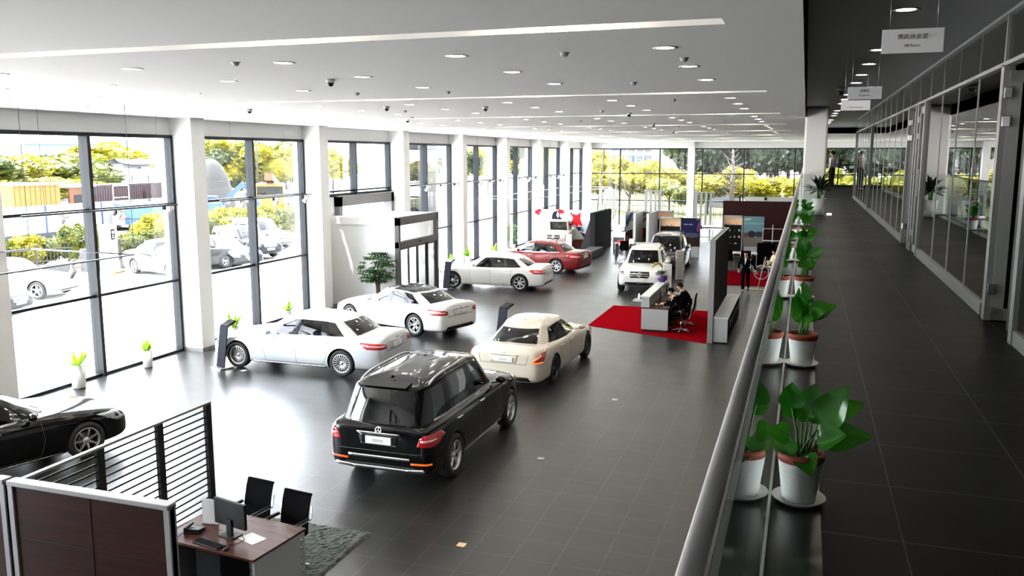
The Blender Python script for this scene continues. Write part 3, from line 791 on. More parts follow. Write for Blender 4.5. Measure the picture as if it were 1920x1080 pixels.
# ---- hanging signs
signw = mat('sign_white', (.70, .71, .74), .35, emit=None)
ink = mat('sign_lettering', (.03, .03, .05), .6)
def hsign(x0, x1, y, z0, z1, zh, en, label):
    t = thing('hanging_sign', label, 'sign', ((x0+x1)/2, y, z0)); w = (x1-x0)/2; h = z1-z0
    b = MB(); b.box(-w, w, -.006, .006, 0, h, 0, None, .002); b.build('sign_board', signw, t)
    for s_ in (-1, 1):
        c = MB(); c.tube([(s_*w*.76, 0, h), (s_*w*.76, 0, 6.66-z0)], .0012 if s_ else 0, 5); c.build('wire', alu, t)
    if zh:
        o = obj('lettering', textmesh(zh, h*.24, ink, .001), t); o.location = (w*.0, -.008, h*.66); o.rotation_euler = (pi/2, 0, 0)
    o = obj('lettering', textmesh(en, h*.15, ink, .001), t); o.location = (w*.0, -.008, h*.30); o.rotation_euler = (pi/2, 0, 0)
hsign(.48, .89, 7.0, 6.135, 6.305, '贵宾休息室', 'VIP Room', 'large white hanging sign reading VIP Room, nearest the viewer')
hsign(.42, .79, 11.0, 6.05, 6.19, '按摩室', 'Massage Room', 'white hanging sign reading Massage Room, middle of the three')
hsign(.40, .76, 12.4, 5.99, 6.12, '', 'Customer Conference', 'white hanging sign farthest along, partly behind the middle one')
# ---- track lights
trackm = mat('track_aluminium', (.10, .10, .11), .35, .6); spotm = mat('spot_white', (.75, .74, .72), .35)
def spot_mesh():
    b = MB(); T = M4.Translation(V((0, 0, -.16))) @ M4.Rotation(R(35), 4, 'Y') @ M4.Rotation(R(25), 4, 'X')
    b.lathe([(.04, .10), (.062, .085), (.066, -.08), (.056, -.085), (.05, -.02)], 16, 0, T, cap=False)
    b.lathe([(.0005, -.03), (.05, -.03)], 16, 1, T, cap=False); b.lathe([(.0005, .1), (.04, .1)], 16, 0, T, cap=False)
    b.box(-.02, .02, -.02, .02, -.09, 0, 0); b.box(.04, .17, -.035, .035, -.085, -.005, 0); return b.mesh('spot_head', [spotm, mat('spot_bulb', (.9, .7, .3), .3, .6)])
spm = spot_mesh(); bxm = MB().box(-.05, .05, -.04, .04, -.10, -.01, 0, None, .008).mesh('driver_box', [dgrey])
def spotlamp(p, rz, label, group):
    t = thing('track_spotlight', label, 'spotlight', p, rz, group); obj('spot_head', spm, t); o = obj('driver_box', bxm, t); o.location = (0, .14, 0)
for k in (1, 2, 4, 5, 6, 7):
    e = 19.4+PER*(k-1); a = e-5.95; X = -15.48; z = 4.14
    b = MB(); b.box(X-.02, X+.02, a+.3, e-.9, z-.02, z+.02)
    for y in (a+.9, e-1.5): b.tube([(X, y, z), (X, y, CZ)], .004, 5)
    o = b.build('light_track', trackm); tag(o, 'thin ceiling-hung light track before tall window bay', 'light track', 'light tracks along the window bays')
    for f_ in (.22, .5, .78): spotlamp((X, a+f_*6, z-.02), .4+f_, 'white spotlight head on the track along the window bays', 'track spotlights at the windows')
b = MB(); z = 3.42; LX = -12.8
b.tube([(LX, 13.95, z), (LX, 2, z)], .016, 6); b.tube([(-15.55, 13.95, z+.02), (LX, 13.95, z)], .016, 6); b.tube([(-15.55, 13.95, z+.02), (-15.55, 2, z+.02)], .016, 6)
for p in ((LX, 13.95), (-15.55, 13.95)): b.tube([(*p, z), (*p, CZ)], .006, 5)
tag(b.build('hanging_light_track', trackm), 'thin dark rectangular light frame hanging on wires at the left', 'light track')
spotlamp((LX, 12.35, z-.02), .6, 'white spotlight with amber bulb on the hanging frame at the left', None)
b = MB(); z = 3.3
b.tube([(-12.6, 40, z), (-12.6, 58, z), (-15.3, 58, z), (-15.3, 40, z), (-12.6, 40, z)], .02, 6); 
for y in (40, 49, 58): b.tube([(-12.6, y, z), (-12.6, y, CZ)], .006, 5)
tag(b.build('hanging_light_track', mat('track_white', (.6, .6, .6), .4)), 'pale rectangular light frame hanging over the far picture wall', 'light track')
# ---- entrance vestibule
ev = thing('entrance_vestibule', 'white entrance vestibule with grey framed sliding glass doors at the window wall', 'entrance', (-13.5, 29, 0))
def vp(nm, mb, m): o = mb.build(nm, m, ev); o.location = (13.5, -29, 0); return o
port = mat('portal_grey', (.10, .10, .102), .5, spec=.3); Y0, Y1 = 27.45, 30.95; XI = -13.56
b = MB(); b.box(XW+.05, XI-.1, Y0+.05, Y0+.12, 0, 2.95); vp('side_wall', b, white)
b = MB(); b.box(XW+.05, XI-.1, Y1-.12, Y1-.05, 0, 2.95); vp('side_wall', b, white)
b = MB(); b.box(XW+.05, XI+.02, Y0, Y1, 2.95, 3.22); vp('roof_slab', b, white)
b = MB(); b.box(XI-.12, XI+.04, Y0, Y0+.14, 0, 3.2); b.box(XI-.12, XI+.04, Y1-.14, Y1, 0, 3.2); b.box(XI-.12, XI+.04, Y0, Y1, 2.95, 3.24); b.box(XI-.12, XI+.06, Y0, Y1, 2.15, 2.36); vp('portal_frame', b, port)
b = MB(); b.box(XI-.05, XI-.04, Y0+.14, Y1-.14, 2.36, 2.95); vp('fanlight', b, glassw)
b = MB(); b.ell((XI+.07, (Y0+Y1)/2, 2.26), .03, .06, .035); vp('door_sensor', b, blackg)
sp = (Y1-Y0-.28)/4
for i in range(4):
    a = Y0+.14+sp*i; b = MB(); x = XI-.03 if i in (0, 3) else XI-.07
    for (p, q) in ((a, a+.07), (a+sp-.07, a+sp)): b.box(x-.02, x+.02, p, q, 0, 2.15)
    b.box(x-.02, x+.02, a, a+sp, 2.06, 2.15); b.box(x-.02, x+.02, a, a+sp, 0, .08); d = vp('sliding_door', b, mat('door_frame_dark', (.02, .022, .025), .35))
    g = MB(); g.box(x-.004, x+.004, a+.07, a+sp-.07, .08, 2.06); g.build('door_pane', glassw, d)
# outer portal in the window bay
b = MB(); b.box(XW-.1, XW+.25, 27.9, 28.12, 0, 3.9); b.box(XW-.1, XW+.25, 32.1, 32.34, 0, 3.9); b.box(XW-.1, XW+.25, 27.9, 32.34, 3.55, 3.93); vp('outer_portal', b, mat('portal_pale', (.15, .15, .152), .5, spec=.3))
b = MB(); b.box(XW-.05, XW+.02, 26.45, 27.9, 0, 3.9); vp('infill_wall', b, white)
b = MB(); b.box(XW-.08, XW+.06, 26.45, 26.52, 0, 3.95); b.box(XW-.08, XW+.06, 26.45, 32.4, 3.9, 3.97); vp('outer_trim', b, frame)
b = MB(); b.box(XW-.03, XW-.02, 28.12, 32.1, .05, 3.55); vp('outer_pane', b, glassw)
# ------------------------------------------------------------------ cars in the showroom
silver = paintm('silver_paint', (.60, .63, .66), .3, .55); whitep = paintm('white_car_paint', (.74, .735, .72), .3)
blk = paintm('black_car_paint', (.003, .003, .0035), .09, coat=0., spec=.35); cream = paintm('cream_car_paint', (.66, .60, .50), .3); redp = paintm('red_car_paint', (.17, .004, .005), .25, .2, coat=.5)
darkp = paintm('dark_grey_car_paint', (.012, .013, .015), .15, coat=.3)
CLS_G = [(3.55, 0, 2.80, 0), (3.51, .36, 2.77, .28), (3.32, .69, 2.68, .48), (3.24, .745, 2.60, .535), (2.36, .80, 2.28, .59), (2.31, .80, 2.24, .59), (1.62, .785, 1.72, .575), (1.60, .78, 1.68, .57), (1.05, .73, 1.50, .53),
         (.84, .66, 1.36, .51), (.74, .60, 1.28, .47), (.58, .36, 1.20, .28), (.54, 0, 1.17, 0)]
CPE_G = [(3.45, 0, 2.72, 0), (3.41, .36, 2.70, .30), (3.22, .70, 2.62, .52), (3.15, .765, 2.54, .58), (2.30, .81, 2.24, .63), (2.28, .81, 2.22, .63), (1.55, .80, 1.66, .61), (1.53, .80, 1.64, .605), (.90, .76, 1.50, .585),
         (.78, .69, 1.40, .55), (.70, .62, 1.32, .50), (.60, .33, 1.24, .27), (.57, 0, 1.21, 0)]
def place(c, x, y, heading): c.location = (x, y, 0); c.rotation_euler = (0, 0, R(heading)); return c
place(car('sedan_car', 'long silver sedan with many-spoked wheels in front of the second window bay', silver, style='multi', L=5.0, wb=3.0, ro=1.10), -12.12, 19.10, 180.5)
place(car('coupe_car', 'white coupe with black glass roof behind the silver sedan', whitep, style='twin', L=4.70, H=1.40, wb=2.76, ro=1.08, pano=True, Gn=CPE_G), -12.05, 24.5, 163)
place(car('suv_car', 'large black SUV with silver roof rails in the centre foreground', blk, kind='suv', L=4.80, W=1.93, H=1.78, wb=2.915, ro=.98, wr=.375, rr=.255, style='five', rails=alu), -6.34, 14.42, 90)
place(car('sedan_car', 'cream white four-door coupe with glowing tail lamps right behind the black SUV', cream, style='dark', L=4.94, W=1.88, H=1.42, wb=2.874, ro=1.12, Gn=CLS_G, lens='cls', lit=True, chrome_trim=False), -6.34, 20.9, 88)
place(car('sedan_car', 'white sedan with black windows in front of the red sedan', whitep, style='seven', L=4.72, W=1.81, H=1.44, wb=2.87, ro=1.0, chrome_trim=False), -12.15, 33.35, 181.5)
place(car('sedan_car', 'dark red sedan with chrome window trim behind the white sedan', redp, style='seven', L=4.88, W=1.85, H=1.47, wb=2.874, ro=1.12), -12.05, 39.2, 172)
place(car('suv_car', 'white SUV facing the viewer beside the reception desk', whitep, kind='suv', L=4.54, W=1.86, H=1.68, wb=2.755, ro=.9, wr=.365, rr=.245, style='seven', rails=black), -6.15, 35.55, -86)
place(car('suv_car', 'black SUV parked right behind the white SUV', darkp, kind='suv', L=4.80, W=1.93, H=1.74, wb=2.915, ro=.98, wr=.375, rr=.25, style='five', rails=black), -6.1, 41.2, -88)
place(car('suv_car', 'pale champagne SUV parked before the snow sport picture wall', mat('champagne_paint', (.62, .58, .50), .3, coat=1), kind='suv', L=4.6, W=1.88, H=1.63, wb=2.8, ro=.95, wr=.36, rr=.245, style='seven'), -13.95, 49.9, -82)
place(car('sedan_car', 'black sedan cut by the left picture edge', blk, style='seven', L=4.88, W=1.86, H=1.46, wb=2.87, ro=1.1), -13.3, 10.55, 72)
# ------------------------------------------------------------------ furniture and props on the showroom floor
redc = mat('red_carpet', (.24, .0025, .006), 1., spec=0., bump=.6, bscale=300, var=.12, vscale=30)
shag = mat('shag_rug_green', (.075, .088, .075), .95, bump=1., bscale=120, var=.6, vscale=40)
cherry = woodmat('dark_cherry_veneer', (.012, .004, .0025), (.030, .009, .006), 'x', .3)
desktop = woodmat('desk_top_wood', (.055, .018, .014), (.10, .035, .026), 'x', .25)
mesh_b = mat('chair_black', (.004, .004, .0045), .9, spec=.03)
paper = mat('paper_white', (.75, .75, .76), .6)
screenm = mat('screen_black', (.004, .004, .005), .25, spec=.15)
def shag_rug(x0, x1, y0, y1, m, name, label, h=.03, n=0):
    b = MB(); nx, ny = max(2, int((x1-x0)/.035)), max(2, int((y1-y0)/.035)); rr_ = random.Random(3); P = []
    for i in range(nx+1):
        row = []
        for j in range(ny+1):
            e = i in (0, nx) or j in (0, ny)
            row.append((x0+(x1-x0)*i/nx+(rr_.uniform(-.012, .012)), y0+(y1-y0)*j/ny+rr_.uniform(-.012, .012), .004 if e else h*rr_.uniform(.55, 1.2)))
        P.append(row)
    b.grid(P, 0, False); return tag(b.build(name, m), label, 'rug')
shag_rug(-8.0, -5.69, 8.2, 10.48, shag, 'shag_rug', 'grey-green shaggy rug under the office desk and chairs')
b = MB(); b.box(-6.39, -2.42, 26.5, 30.4, 0, .012, 0); b.f.pop(); 
b = MB(); b.prism([(-6.39, 26.5), (-2.50, 24.98), (-2.50, 30.3), (-6.39, 30.42)], 'z', .001, .014); tag(b.build('red_carpet', redc), 'bright red carpet under the reception desk', 'carpet')
b = MB(); b.box(-3.6, 1.0, 36.9, 41.5, .001, .014); tag(b.build('dark_red_carpet', mat('dark_red_pile', (.16, .002, .006), 1., spec=0.)), 'dark red carpet before the maroon wall, behind the walking man', 'carpet')
# --- left office: wood partitions, slat screen
def panel_run(nm, x0, x1, label, splits):
    t = thing(nm, label, 'partition', (x0, 6.2, 0)); W_ = x1-x0
    b = MB(); b.box(0, W_, -.03, .03, .06, 2.14); f = b.build('core_panel', cherry, t)
    g = MB()
    for xs in splits: g.box(xs-.004, xs+.004, -.036, -.03, .1, 2.14)
    g.box(0, W_, -.036, -.03, 1.60, 1.608); g.box(0, W_, -.036, -.03, .9, .908); g.build('panel_joint', black, f)
    for x in (0, W_-.06): p = MB(); p.box(x, x+.06, -.05, .05, 0, 2.16); p.build('post', alup, t)
    p = MB(); p.box(0, W_, -.06, .06, 2.14, 2.19, 0, None, .006); p.build('cap_rail', alup, t); return t
panel_run('wood_partition', -7.42, -5.45, 'dark cherry wood partition with aluminium frame in front of the desk', (1.02,))
panel_run('wood_partition', -9.9, -7.47, 'dark cherry wood partition cut by the lower left corner', (1.2,))
t = thing('slat_screen', 'tall white and black slatted screen beside the office desk', 'screen', (-7.38, 6.3, 0))
for y in (.0, 1.0, 1.95, 2.86): p = MB(); p.box(-.02, .03, y-.05, y+.05, 0, 2.14); p.build('post', dgrey, t)
p = MB(); p.box(-.025, .035, -.05, 2.91, 2.14, 2.17, 0, None, .005); p.build('cap_rail', alup, t)
b = MB()
for i in range(21): b.box(.0, .012, 0, 2.86, .22+i*.092, .240+i*.092)
b.build('slat', black, t)
# --- desk
t = thing('office_desk', 'office desk with dark cherry top and grey end panel behind the wood partition', 'desk', (-5.86, 7.93, 0), R(-6))
b = MB(); b.box(-1.52, .0, 0, .98, .72, .75, 0, None, .004); b.build('desk_top', desktop, t)
b = MB(); b.box(-.05, -.01, .03, .95, 0, .72); b.build('end_panel', greyp, t)
b = MB(); b.box(-1.5, -1.46, .03, .95, 0, .72); b.build('end_panel', greyp, t)
b = MB(); b.box(-1.46, -.05, .90, .92, .15, .72); b.build('modesty_panel', dgrey, t)
b = MB(); b.box(-1.1, -.7, .2, .7, .05, .6, 0, None, .01); b.build('drawer_unit', dgrey, t)
g = MB()
for i in range(6): g.lathe([(.0005, .004), (.02, .004), (.024, 0)], 12, 0, M4.Translation(V((-.008, .88, .12+i*.1))) @ M4.Rotation(pi/2, 4, 'Y'))
g.build('cable_grommet', chrome, t)
def onthing(nm, label, cat, x, y, z, rz): return thing(nm, label, cat, (x, y, z), R(rz))
t = onthing('monitor', 'black computer monitor seen on the office desk', 'monitor', -6.52, 8.42, .75, 168)
b = MB(); b.box(-.27, .27, -.02, .02, .12, .45, 0, None, .008); b.build('housing', black, t)
b = MB(); b.box(-.255, .255, -.024, -.020, .135, .435); b.build('display', screenm, t)
b = MB(); b.box(-.04, .04, .0, .04, .0, .22); b.box(-.12, .12, -.08, .10, 0, .015, 0, None, .006); b.build('stand', black, t)
t = onthing('keyboard', 'black keyboard in front of the desk monitor', 'keyboard', -6.62, 8.12, .75, -12)
b = MB(); b.box(-.22, .22, -.07, .07, 0, .018, 0, None, .006); b.build('case', black, t)
b = MB(); [b.box(-.21+i*.028, -.187+i*.028, -.058+j*.027, -.036+j*.027, .018, .024) for i in range(15) for j in range(4)]; b.build('keys', dgrey, t)
b = MB(); b.ell((0, 0, .012), .03, .05, .018); o = b.build('computer_mouse', black); o.location = (-6.33, 8.06, .75); tag(o, 'black computer mouse right of the keyboard', 'mouse')
b = MB(); b.box(-.15, .15, -.105, .105, 0, .003); o = b.build('paper_sheet', paper); o.location = (-6.22, 8.42, .75); o.rotation_euler = (0, 0, R(-20)); tag(o, 'white paper sheet lying on the desk beside the monitor', 'paper')
c = MB(); c.tube([(-6.45, 8.48, .765), (-6.36, 8.42, .756), (-6.28, 8.36, .757), (-6.3, 8.26, .756), (-6.38, 8.18, .756)], .004, 6); tag(c.build('cable', black), 'thin black cable trailing from the monitor over the desk', 'cable')
t = onthing('desk_telephone', 'black desk telephone at the left end of the desk', 'telephone', -7.02, 8.36, .75, 10)
b = MB(); b.prism([(-.09, 0), (.09, 0), (.09, .03), (-.09, .07)], 'x', -.10, .10); b.build('base', black, t)
b = MB(); b.box(-.10, -.055, -.10, .10, .055, .085, 0, None, .012); b.build('handset', black, t)
b = MB(); b.tube([(-.1+.012*cos(i), -.1-.006*i, .02+.012*sin(i)) for i in range(26)], .003, 5); b.build('cord', black, t)
t = onthing('paper_holder', 'upright white sheet in a clear holder on the desk', 'holder', -6.98, 8.62, .75, 8)
b = MB(); b.prism([(-.11, .0), (.11, .0), (.11, .31), (.07, .33), (-.11, .34)], 'y', -.002, .002); b.build('sheet', paper, t)
b = MB(); b.box(-.12, .12, -.05, .05, 0, .008, 0, None, .003); b.build('foot', glassmat('clear_acrylic', (.9, .9, .9)), t)
def sled_chair(x, y, rz, label):
    t = thing('office_chair', label, 'chair', (x, y, .02), R(rz)); w = .23    # faces -y
    b = MB(); P = []
    for i in range(9):
        f = i/8; z = .44+.50*f; yy = .22+.10*f*f; P.append([(-w, yy, z), (-w*.5, yy+.02, z), (0, yy+.025, z), (w*.5, yy+.02, z), (w, yy, z)])
    b.grid(P); b.grid([[(p[0], p[1]+.014, p[2]) for p in r] for r in P], 0, True, True); b.box(-w, w, .315, .35, .925, .955, 0, None, .01); b.build('backrest', mesh_b, t)
    b = MB(); b.box(-w, w, -.22, .23, .42, .46, 0, None, .015); b.build('seat', mesh_b, t)
    for s_ in (-1, 1):
        b = MB(); x_ = s_*(w+.02); b.tube([(x_, .30, .80), (x_, .27, .62), (x_, -.18, .63), (x_, -.22, .6), (x_, -.22, .03), (x_, -.2, .012), (x_, .22, .012)], .012, 8); b.build('frame', chrome, t)
        b = MB(); b.box(x_-.022, x_+.022, -.16, .22, .635, .66, 0, None, .008); b.build('armrest', black, t)
    b = MB(); b.tube([(-w-.02, .22, .012), (w+.02, .22, .012)], .012, 8); b.tube([(-w-.02, .0, .41), (w+.02, .0, .41)], .012, 8); b.build('stretcher', chrome, t); return t
sled_chair(-6.98, 9.32, -8, 'black mesh visitor chair behind the desk, the left one of two')
sled_chair(-6.26, 9.12, -8, 'black mesh visitor chair behind the desk, the right one of two')
def swivel_chair(x, y, rz, label, red=False):
    t = thing('swivel_chair', label, 'chair', (x, y, .015), R(rz)); w = .23     # faces +x
    b = MB(); b.box(-.22, .24, -w, w, .44, .50, 0, None, .025); b.build('seat', mesh_b, t)
    b = MB(); P = []
    for i in range(9):
        f = i/8; z = .54+.52*f; xx = -.22-.07*f; P.append([(xx, -w*(1-.15*f), z), (xx-.03, 0, z), (xx, w*(1-.15*f), z)])
    b.grid(P); b.grid([[(p[0]-.015, p[1], p[2]) for p in r] for r in P], 0, True, True); b.build('backrest', mesh_b, t)
    b = MB(); b.tube([(-.05, 0, .44), (-.26, 0, .44), (-.30, 0, .6), (-.31, 0, .8)], .02, 8); b.build('back_support', alu, t)
    for s_ in (-1, 1):
        b = MB(); b.tube([(-.05, s_*.2, .45), (-.05, s_*.27, .46), (-.05, s_*.28, .66)], .013, 8); b.box(-.15, .12, s_*.28-.025, s_*.28+.025, .66, .685, 0, None, .008); b.build('armrest', black, t)
    b = MB(); b.tube([(0, 0, .06), (0, 0, .44)], .026, 10); b.build('gas_lift', chrome, t)
    for k in range(5):
        a = 2*pi*k/5+.3; b = MB(); b.tube([(0, 0, .10), (.29*cos(a), .29*sin(a), .065)], [.022, .014], 8); l = b.build('base_arm', alu, t)
        c = MB(); c.lathe([(.0005, -.02), (.03, -.02), (.03, .02), (.0005, .02)], 12, 0, M4.Translation(V((.29*cos(a), .29*sin(a), .032))) @ M4.Rotation(pi/2, 4, 'X')); c.build('castor', black, l)
    return t
swivel_chair(-7.15, 7.35, 80, 'black swivel chair half hidden between wood partition and desk')
# --- reception
t = thing('reception_desk', 'grey reception desk with raised white counter on the red carpet', 'desk', (-4.60, 26.07, .014))
b = MB(); b.box(.0, .82, 0, .06, .07, .72); b.box(0, .82, 3.35, 3.41, .07, .72); b.box(0, .04, .06, 3.35, .07, .72); b.build('body_panel', greyp, t)
b = MB(); b.box(.03, .78, .03, 3.38, 0, .07); b.build('plinth', black, t)
b = MB(); b.box(-.01, .84, -.01, 3.42, .72, .76, 0, None, .004); b.build('desk_top', desktop, t)
b = MB(); b.box(0, .24, 0, 3.41, .76, 1.08); b.build('counter_upstand', greyp, t)
b = MB(); b.box(-.03, .27, -.03, 3.44, 1.08, 1.12, 0, None, .006); b.build('counter_top', mat('counter_white', (.62, .66, .65), .3), t)
b = MB(); b.box(-.30, .0, .0, .55, .92, .94, 0, None, .004); b.box(-.02, .0, .05, .5, .75, .93); b.build('side_shelf', greyp, t)
for k, y in enumerate((27.3, 28.6)):
    t = onthing('monitor', 'black monitor behind the reception counter, %s' % ('the nearer one' if k == 0 else 'the farther one'), 'monitor', -4.18, y, .775, -90)
    b = MB(); b.box(-.24, .24, -.02, .02, .10, .40, 0, None, .008); b.build('housing', black, t); b = MB(); b.box(-.22, .22, .02, .024, .12, .385); b.build('display', screenm, t)
    b = MB(); b.box(-.03, .03, -.03, .0, 0, .2); b.box(-.1, .1, -.07, .07, 0, .012, 0, None, .004); b.build('stand', black, t)
b = MB(); b.box(-.06, .06, -.2, .2, 0, .02, 0, None, .006); o = b.build('keyboard', black); o.location = (-3.98, 27.5, .775); tag(o, 'black keyboard on the reception desk by the seated men', 'keyboard')
b = MB(); b.lathe([(.0005, 0), (.03, 0), (.036, .08), (.03, .08), (.028, .01)], 16); o = b.build('white_cup', white); o.location = (-4.2, 26.4, .775); tag(o, 'small white cup at the near end of the reception desk', 'cup')
b = MB(); b.ell((0, 0, .015), .04, .03, .015); o = b.build('computer_mouse', white); o.location = (-3.95, 26.75, .775); tag(o, 'white computer mouse on the reception desk', 'mouse')
b = MB(); b.lathe([(.0005, 0), (.035, 0), (.036, .16), (.02, .18), (.02, .21), (.0005, .21)], 14); o = b.build('white_bottle', white); o.location = (-4.72, 26.3, .955); tag(o, 'slim white bottle standing on the little shelf of the reception desk', 'bottle')
swivel_chair(-3.42, 26.35, 178, 'black swivel chair under the nearer seated man at reception')
swivel_chair(-3.40, 27.45, 182, 'black swivel chair under the farther seated man at reception')
# tall grey partition and low cabinet
t = thing('tall_partition', 'tall grey partition slab at the right end of the red carpet', 'partition', (-2.48, 25.08, 0))
b = MB(); b.box(0, .14, 0, 4.7, 0, 3.0); b.build('core_panel', mat('partition_grey', (.045, .042, .040), .9, spec=0.), t)
b = MB(); b.box(-.005, .145, -.03, 0, 0, 3.02); b.box(-.005, .05, 0, 4.7, 3.0, 3.02); b.box(.08, .145, 0, 4.7, 3.0, 3.02); b.build('edge_trim', alup, t)
b = MB(); b.ell((-.03, 2.6, 1.72), .03, .05, .05); b.build('knob', black, t)
t = thing('low_cabinet', 'long low grey cabinet with white top beside the tall partition', 'cabinet', (-2.32, 25.1, 0))
b = MB(); b.box(0, .40, 0, 4.5, .04, .74); b.build('carcass', greyp, t)
b = MB(); b.box(-.0, .42, -.01, 4.52, .74, .77, 0, None, .004); b.build('cabinet_top', alul, t)
b = MB(); b.box(.02, .38, .02, 4.48, 0, .04); b.build('plinth', black, t)
for k in range(6): b = MB(); b.box(.40, .415, .02+k*.745, .745+k*.745, .08, .72, 0, None, .003); d = b.build('cabinet_door', dgrey, t); h = MB(); h.box(.415, .43, .66+k*.745, .68+k*.745, .4, .6); h.build('door_handle', alu, d)
# stand before that
def white_stand(x, y, rz, label, h=1.15):
    t = thing('info_stand', label, 'stand', (x, y, 0), R(rz))
    b = MB(); b.box(-.17, .17, -.05, .05, .02, h, 0, None, .01); b.build('stand_body', mat('stand_white', (.62, .61, .59), .45), t)
    for z in (.55, .8): b = MB(); b.box(-.16, .16, -.056, -.05, h*z, h*z+.015); b.build('print_stripe', greyp, t)
    b = MB(); b.box(-.19, .19, -.12, .12, 0, .02, 0, None, .004); b.build('foot', alu, t)
white_stand(-5.05, 38.0, 10, 'white upright info stand beside the black SUV', 1.28)
white_stand(-5.0, 34.0, 8, 'white upright info stand by the front of the white SUV, behind the flower pot', 1.15)
white_stand(-12.5, 47.0, 0, 'white upright info stand before the champagne SUV', 1.0)
# slanted pylons with bent top
pylm = mat('pylon_slate', (.016, .018, .026), .7, spec=.05)
def pylon(x, y, rz, label):
    t = thing('info_pylon', label, 'stand', (x, y, 0), R(rz))
    b = MB(); W_ = .17
    for a_, c_ in (((0, .03), (.16, 1.08)), ((.16, 1.08), (.42, 1.20))):
        dx, dz = c_[0]-a_[0], c_[1]-a_[1]; l = sqrt(dx*dx+dz*dz); nx, nz = -dz/l*.03, dx/l*.03
        b.prism([(a_[0], a_[1]), (c_[0], c_[1]), (c_[0]-nx, c_[1]-nz), (a_[0]-nx, a_[1]-nz)], 'y', -W_, W_)
    b.build('slanted_body', pylm, t)
    b = MB(); b.prism([(.17, 1.095), (.41, 1.206), (.408, 1.212), (.168, 1.10)], 'y', -W_+.02, W_-.02); b.build('display', screenm, t)
    b = MB(); b.box(-.14, .26, -.22, .22, 0, .03, 0, None, .006); b.build('base_plate', alu, t)
pylon(-14.0, 17.98, 70, 'dark slanted info pylon at the nose of the silver sedan')
pylon(-13.75, 32.15, 70, 'dark slanted info pylon at the nose of the white sedan')
pylon(-8.1, 22.75, 60, 'dark slanted info pylon beyond the cream coupe')
# tiny floor boxes
for x, y, c, l in [(-4.27, 14.24, (.5, .48, .44), 'small pale floor socket cover beside the black SUV'), (-4.32, 10.55, (.75, .52, .30), 'small orange-tan floor socket cover in the foreground'), (-13.28, 17.97, (.75, .75, .75), 'small white floor socket cover beside the pylon'), (-3.8, 18.4, (.5, .5, .5), 'small grey floor socket cover right of the cream coupe')]:
    b = MB(); b.box(-.06, .06, -.06, .06, 0, .006, 0, None, .002); o = b.build('floor_socket', mat('socket_'+l[6:10].strip(), c, .5)); o.location = (x, y, 0); tag(o, l, 'floor socket')
# picture wall with skiers, dark end wall, bench
def picture(nm, W_, H_, base, shapes, parent, loc, rz=0):
    """flat print: shapes = (poly, colour)"""
    D_ = lambda c: tuple(q*(.32+.30*q) if max(c) > .25 and c != (.62, .02, .03) else q for q in c)
    b = MB(); b.box(0, W_, 0, .012, 0, H_); o = b.build(nm, mat('print_'+nm+'_%d' % len(MATS), D_(base) if max(base) < .7 else tuple(q*.75 for q in base), .6, spec=.1), parent); o.location = loc; o.rotation_euler = (0, 0, rz); cols = {}
    for i, (poly, c) in enumerate(shapes):
        cols.setdefault(c, MB()).prism([(p[0]*W_, p[1]*H_) for p in poly], 'y', -.0015-.0004*i, 0)
    for c, mb in cols.items(): mb.build('print_shape', mat('ink_%02d_%02d_%02d' % tuple(int(q*99) for q in c), D_(c), .6, spec=.1), o)
    return o
t = thing('picture_wall', 'large printed wall showing skiers in red against pale blue snow', 'wall panel', (-15.45, 50.2, 0))
b = MB(); b.box(0, 4.2, .015, .16, 0, 2.18); b.build('wall_core', dgrey, t)
Rr = random.Random(5)
def blob(cx, cy, rx, ry, n=9, j=.25, a0=0): return [(cx+rx*cos(a0+2*pi*i/n)*(1+Rr.uniform(-j, j)), cy+ry*sin(a0+2*pi*i/n)*(1+Rr.uniform(-j, j))) for i in range(n)]
rd = (.62, .02, .03); dk = (.02, .02, .04); sk_ = (.50, .68, .82); br_ = (.40, .12, .06)
sh = [([(0, 0), (1, 0), (1, .22), (.55, .18), (0, .10)], br_), ([(0, .45), (.3, .6), (.28, .85), (0, .9)], (.72, .84, .9)), ([(.75, .2), (1, .25), (1, .75), (.85, .7)], sk_), (blob(.04, .92, .05, .08), rd), (blob(.08, .9, .03, .05), (.85, .85, .85)),
      (blob(.30, .80, .07, .19), dk), (blob(.24, .62, .05, .10), dk), (blob(.36, .68, .05, .10), dk), (blob(.33, .86, .02, .08), (.8, .8, .8)), (blob(.38, .95, .05, .06), rd), ([(.52, .9), (.56, .78), (.51, .56), (.58, .60), (.61, .50), (.64, .60), (.70, .55), (.66, .76), (.67, .93), (.61, .86)], rd),
      ([(.60, .52), (.66, .55), (.68, .44), (.64, .42)], dk), ([(.66, .55), (.70, .52), (.72, .40), (.68, .42)], (.3, .5, .75)), ([(.66, .40), (.74, .34), (.78, .20), (.73, .22)], dk), ([(.52, .95), (.54, .9), (.52, .86)], dk), (blob(.87, .42, .06, .09), dk), (blob(.90, .55, .05, .09), (.55, .7, .9)), ([(.78, .54), (.88, .50), (.86, .44), (.80, .44)], (.8, .03, .3)), (blob(.92, .66, .02, .05), rd), ([(.72, .12), (.92, .38), (.915, .39), (.71, .13)], dk), ([(.68, 0), (.92, 0), (.9, .2), (.72, .2)], (.45, .13, .05))]
picture('ski_print', 4.2, 2.18, (.78, .82, .84), sh, t, (0, 0, 0))
t = thing('dark_end_wall', 'dark grey wall slab with a slanting buttress at the end of the picture wall', 'wall panel', (-11.2, 46.6, 0))
b = MB(); b.box(0, .28, 0, 4.3, 0, 2.25); b.build('slab', dgrey, t)
b = MB(); b.prism([(0, 0), (-.62, 0), (0, 1.9)], 'y', .02, .30); b.build('buttress', mat('buttress_black', (.010, .010, .011), .6), t)
t = thing('low_bench', 'low black box bench in front of the dark end wall', 'bench', (-11.12, 43.9, 0))
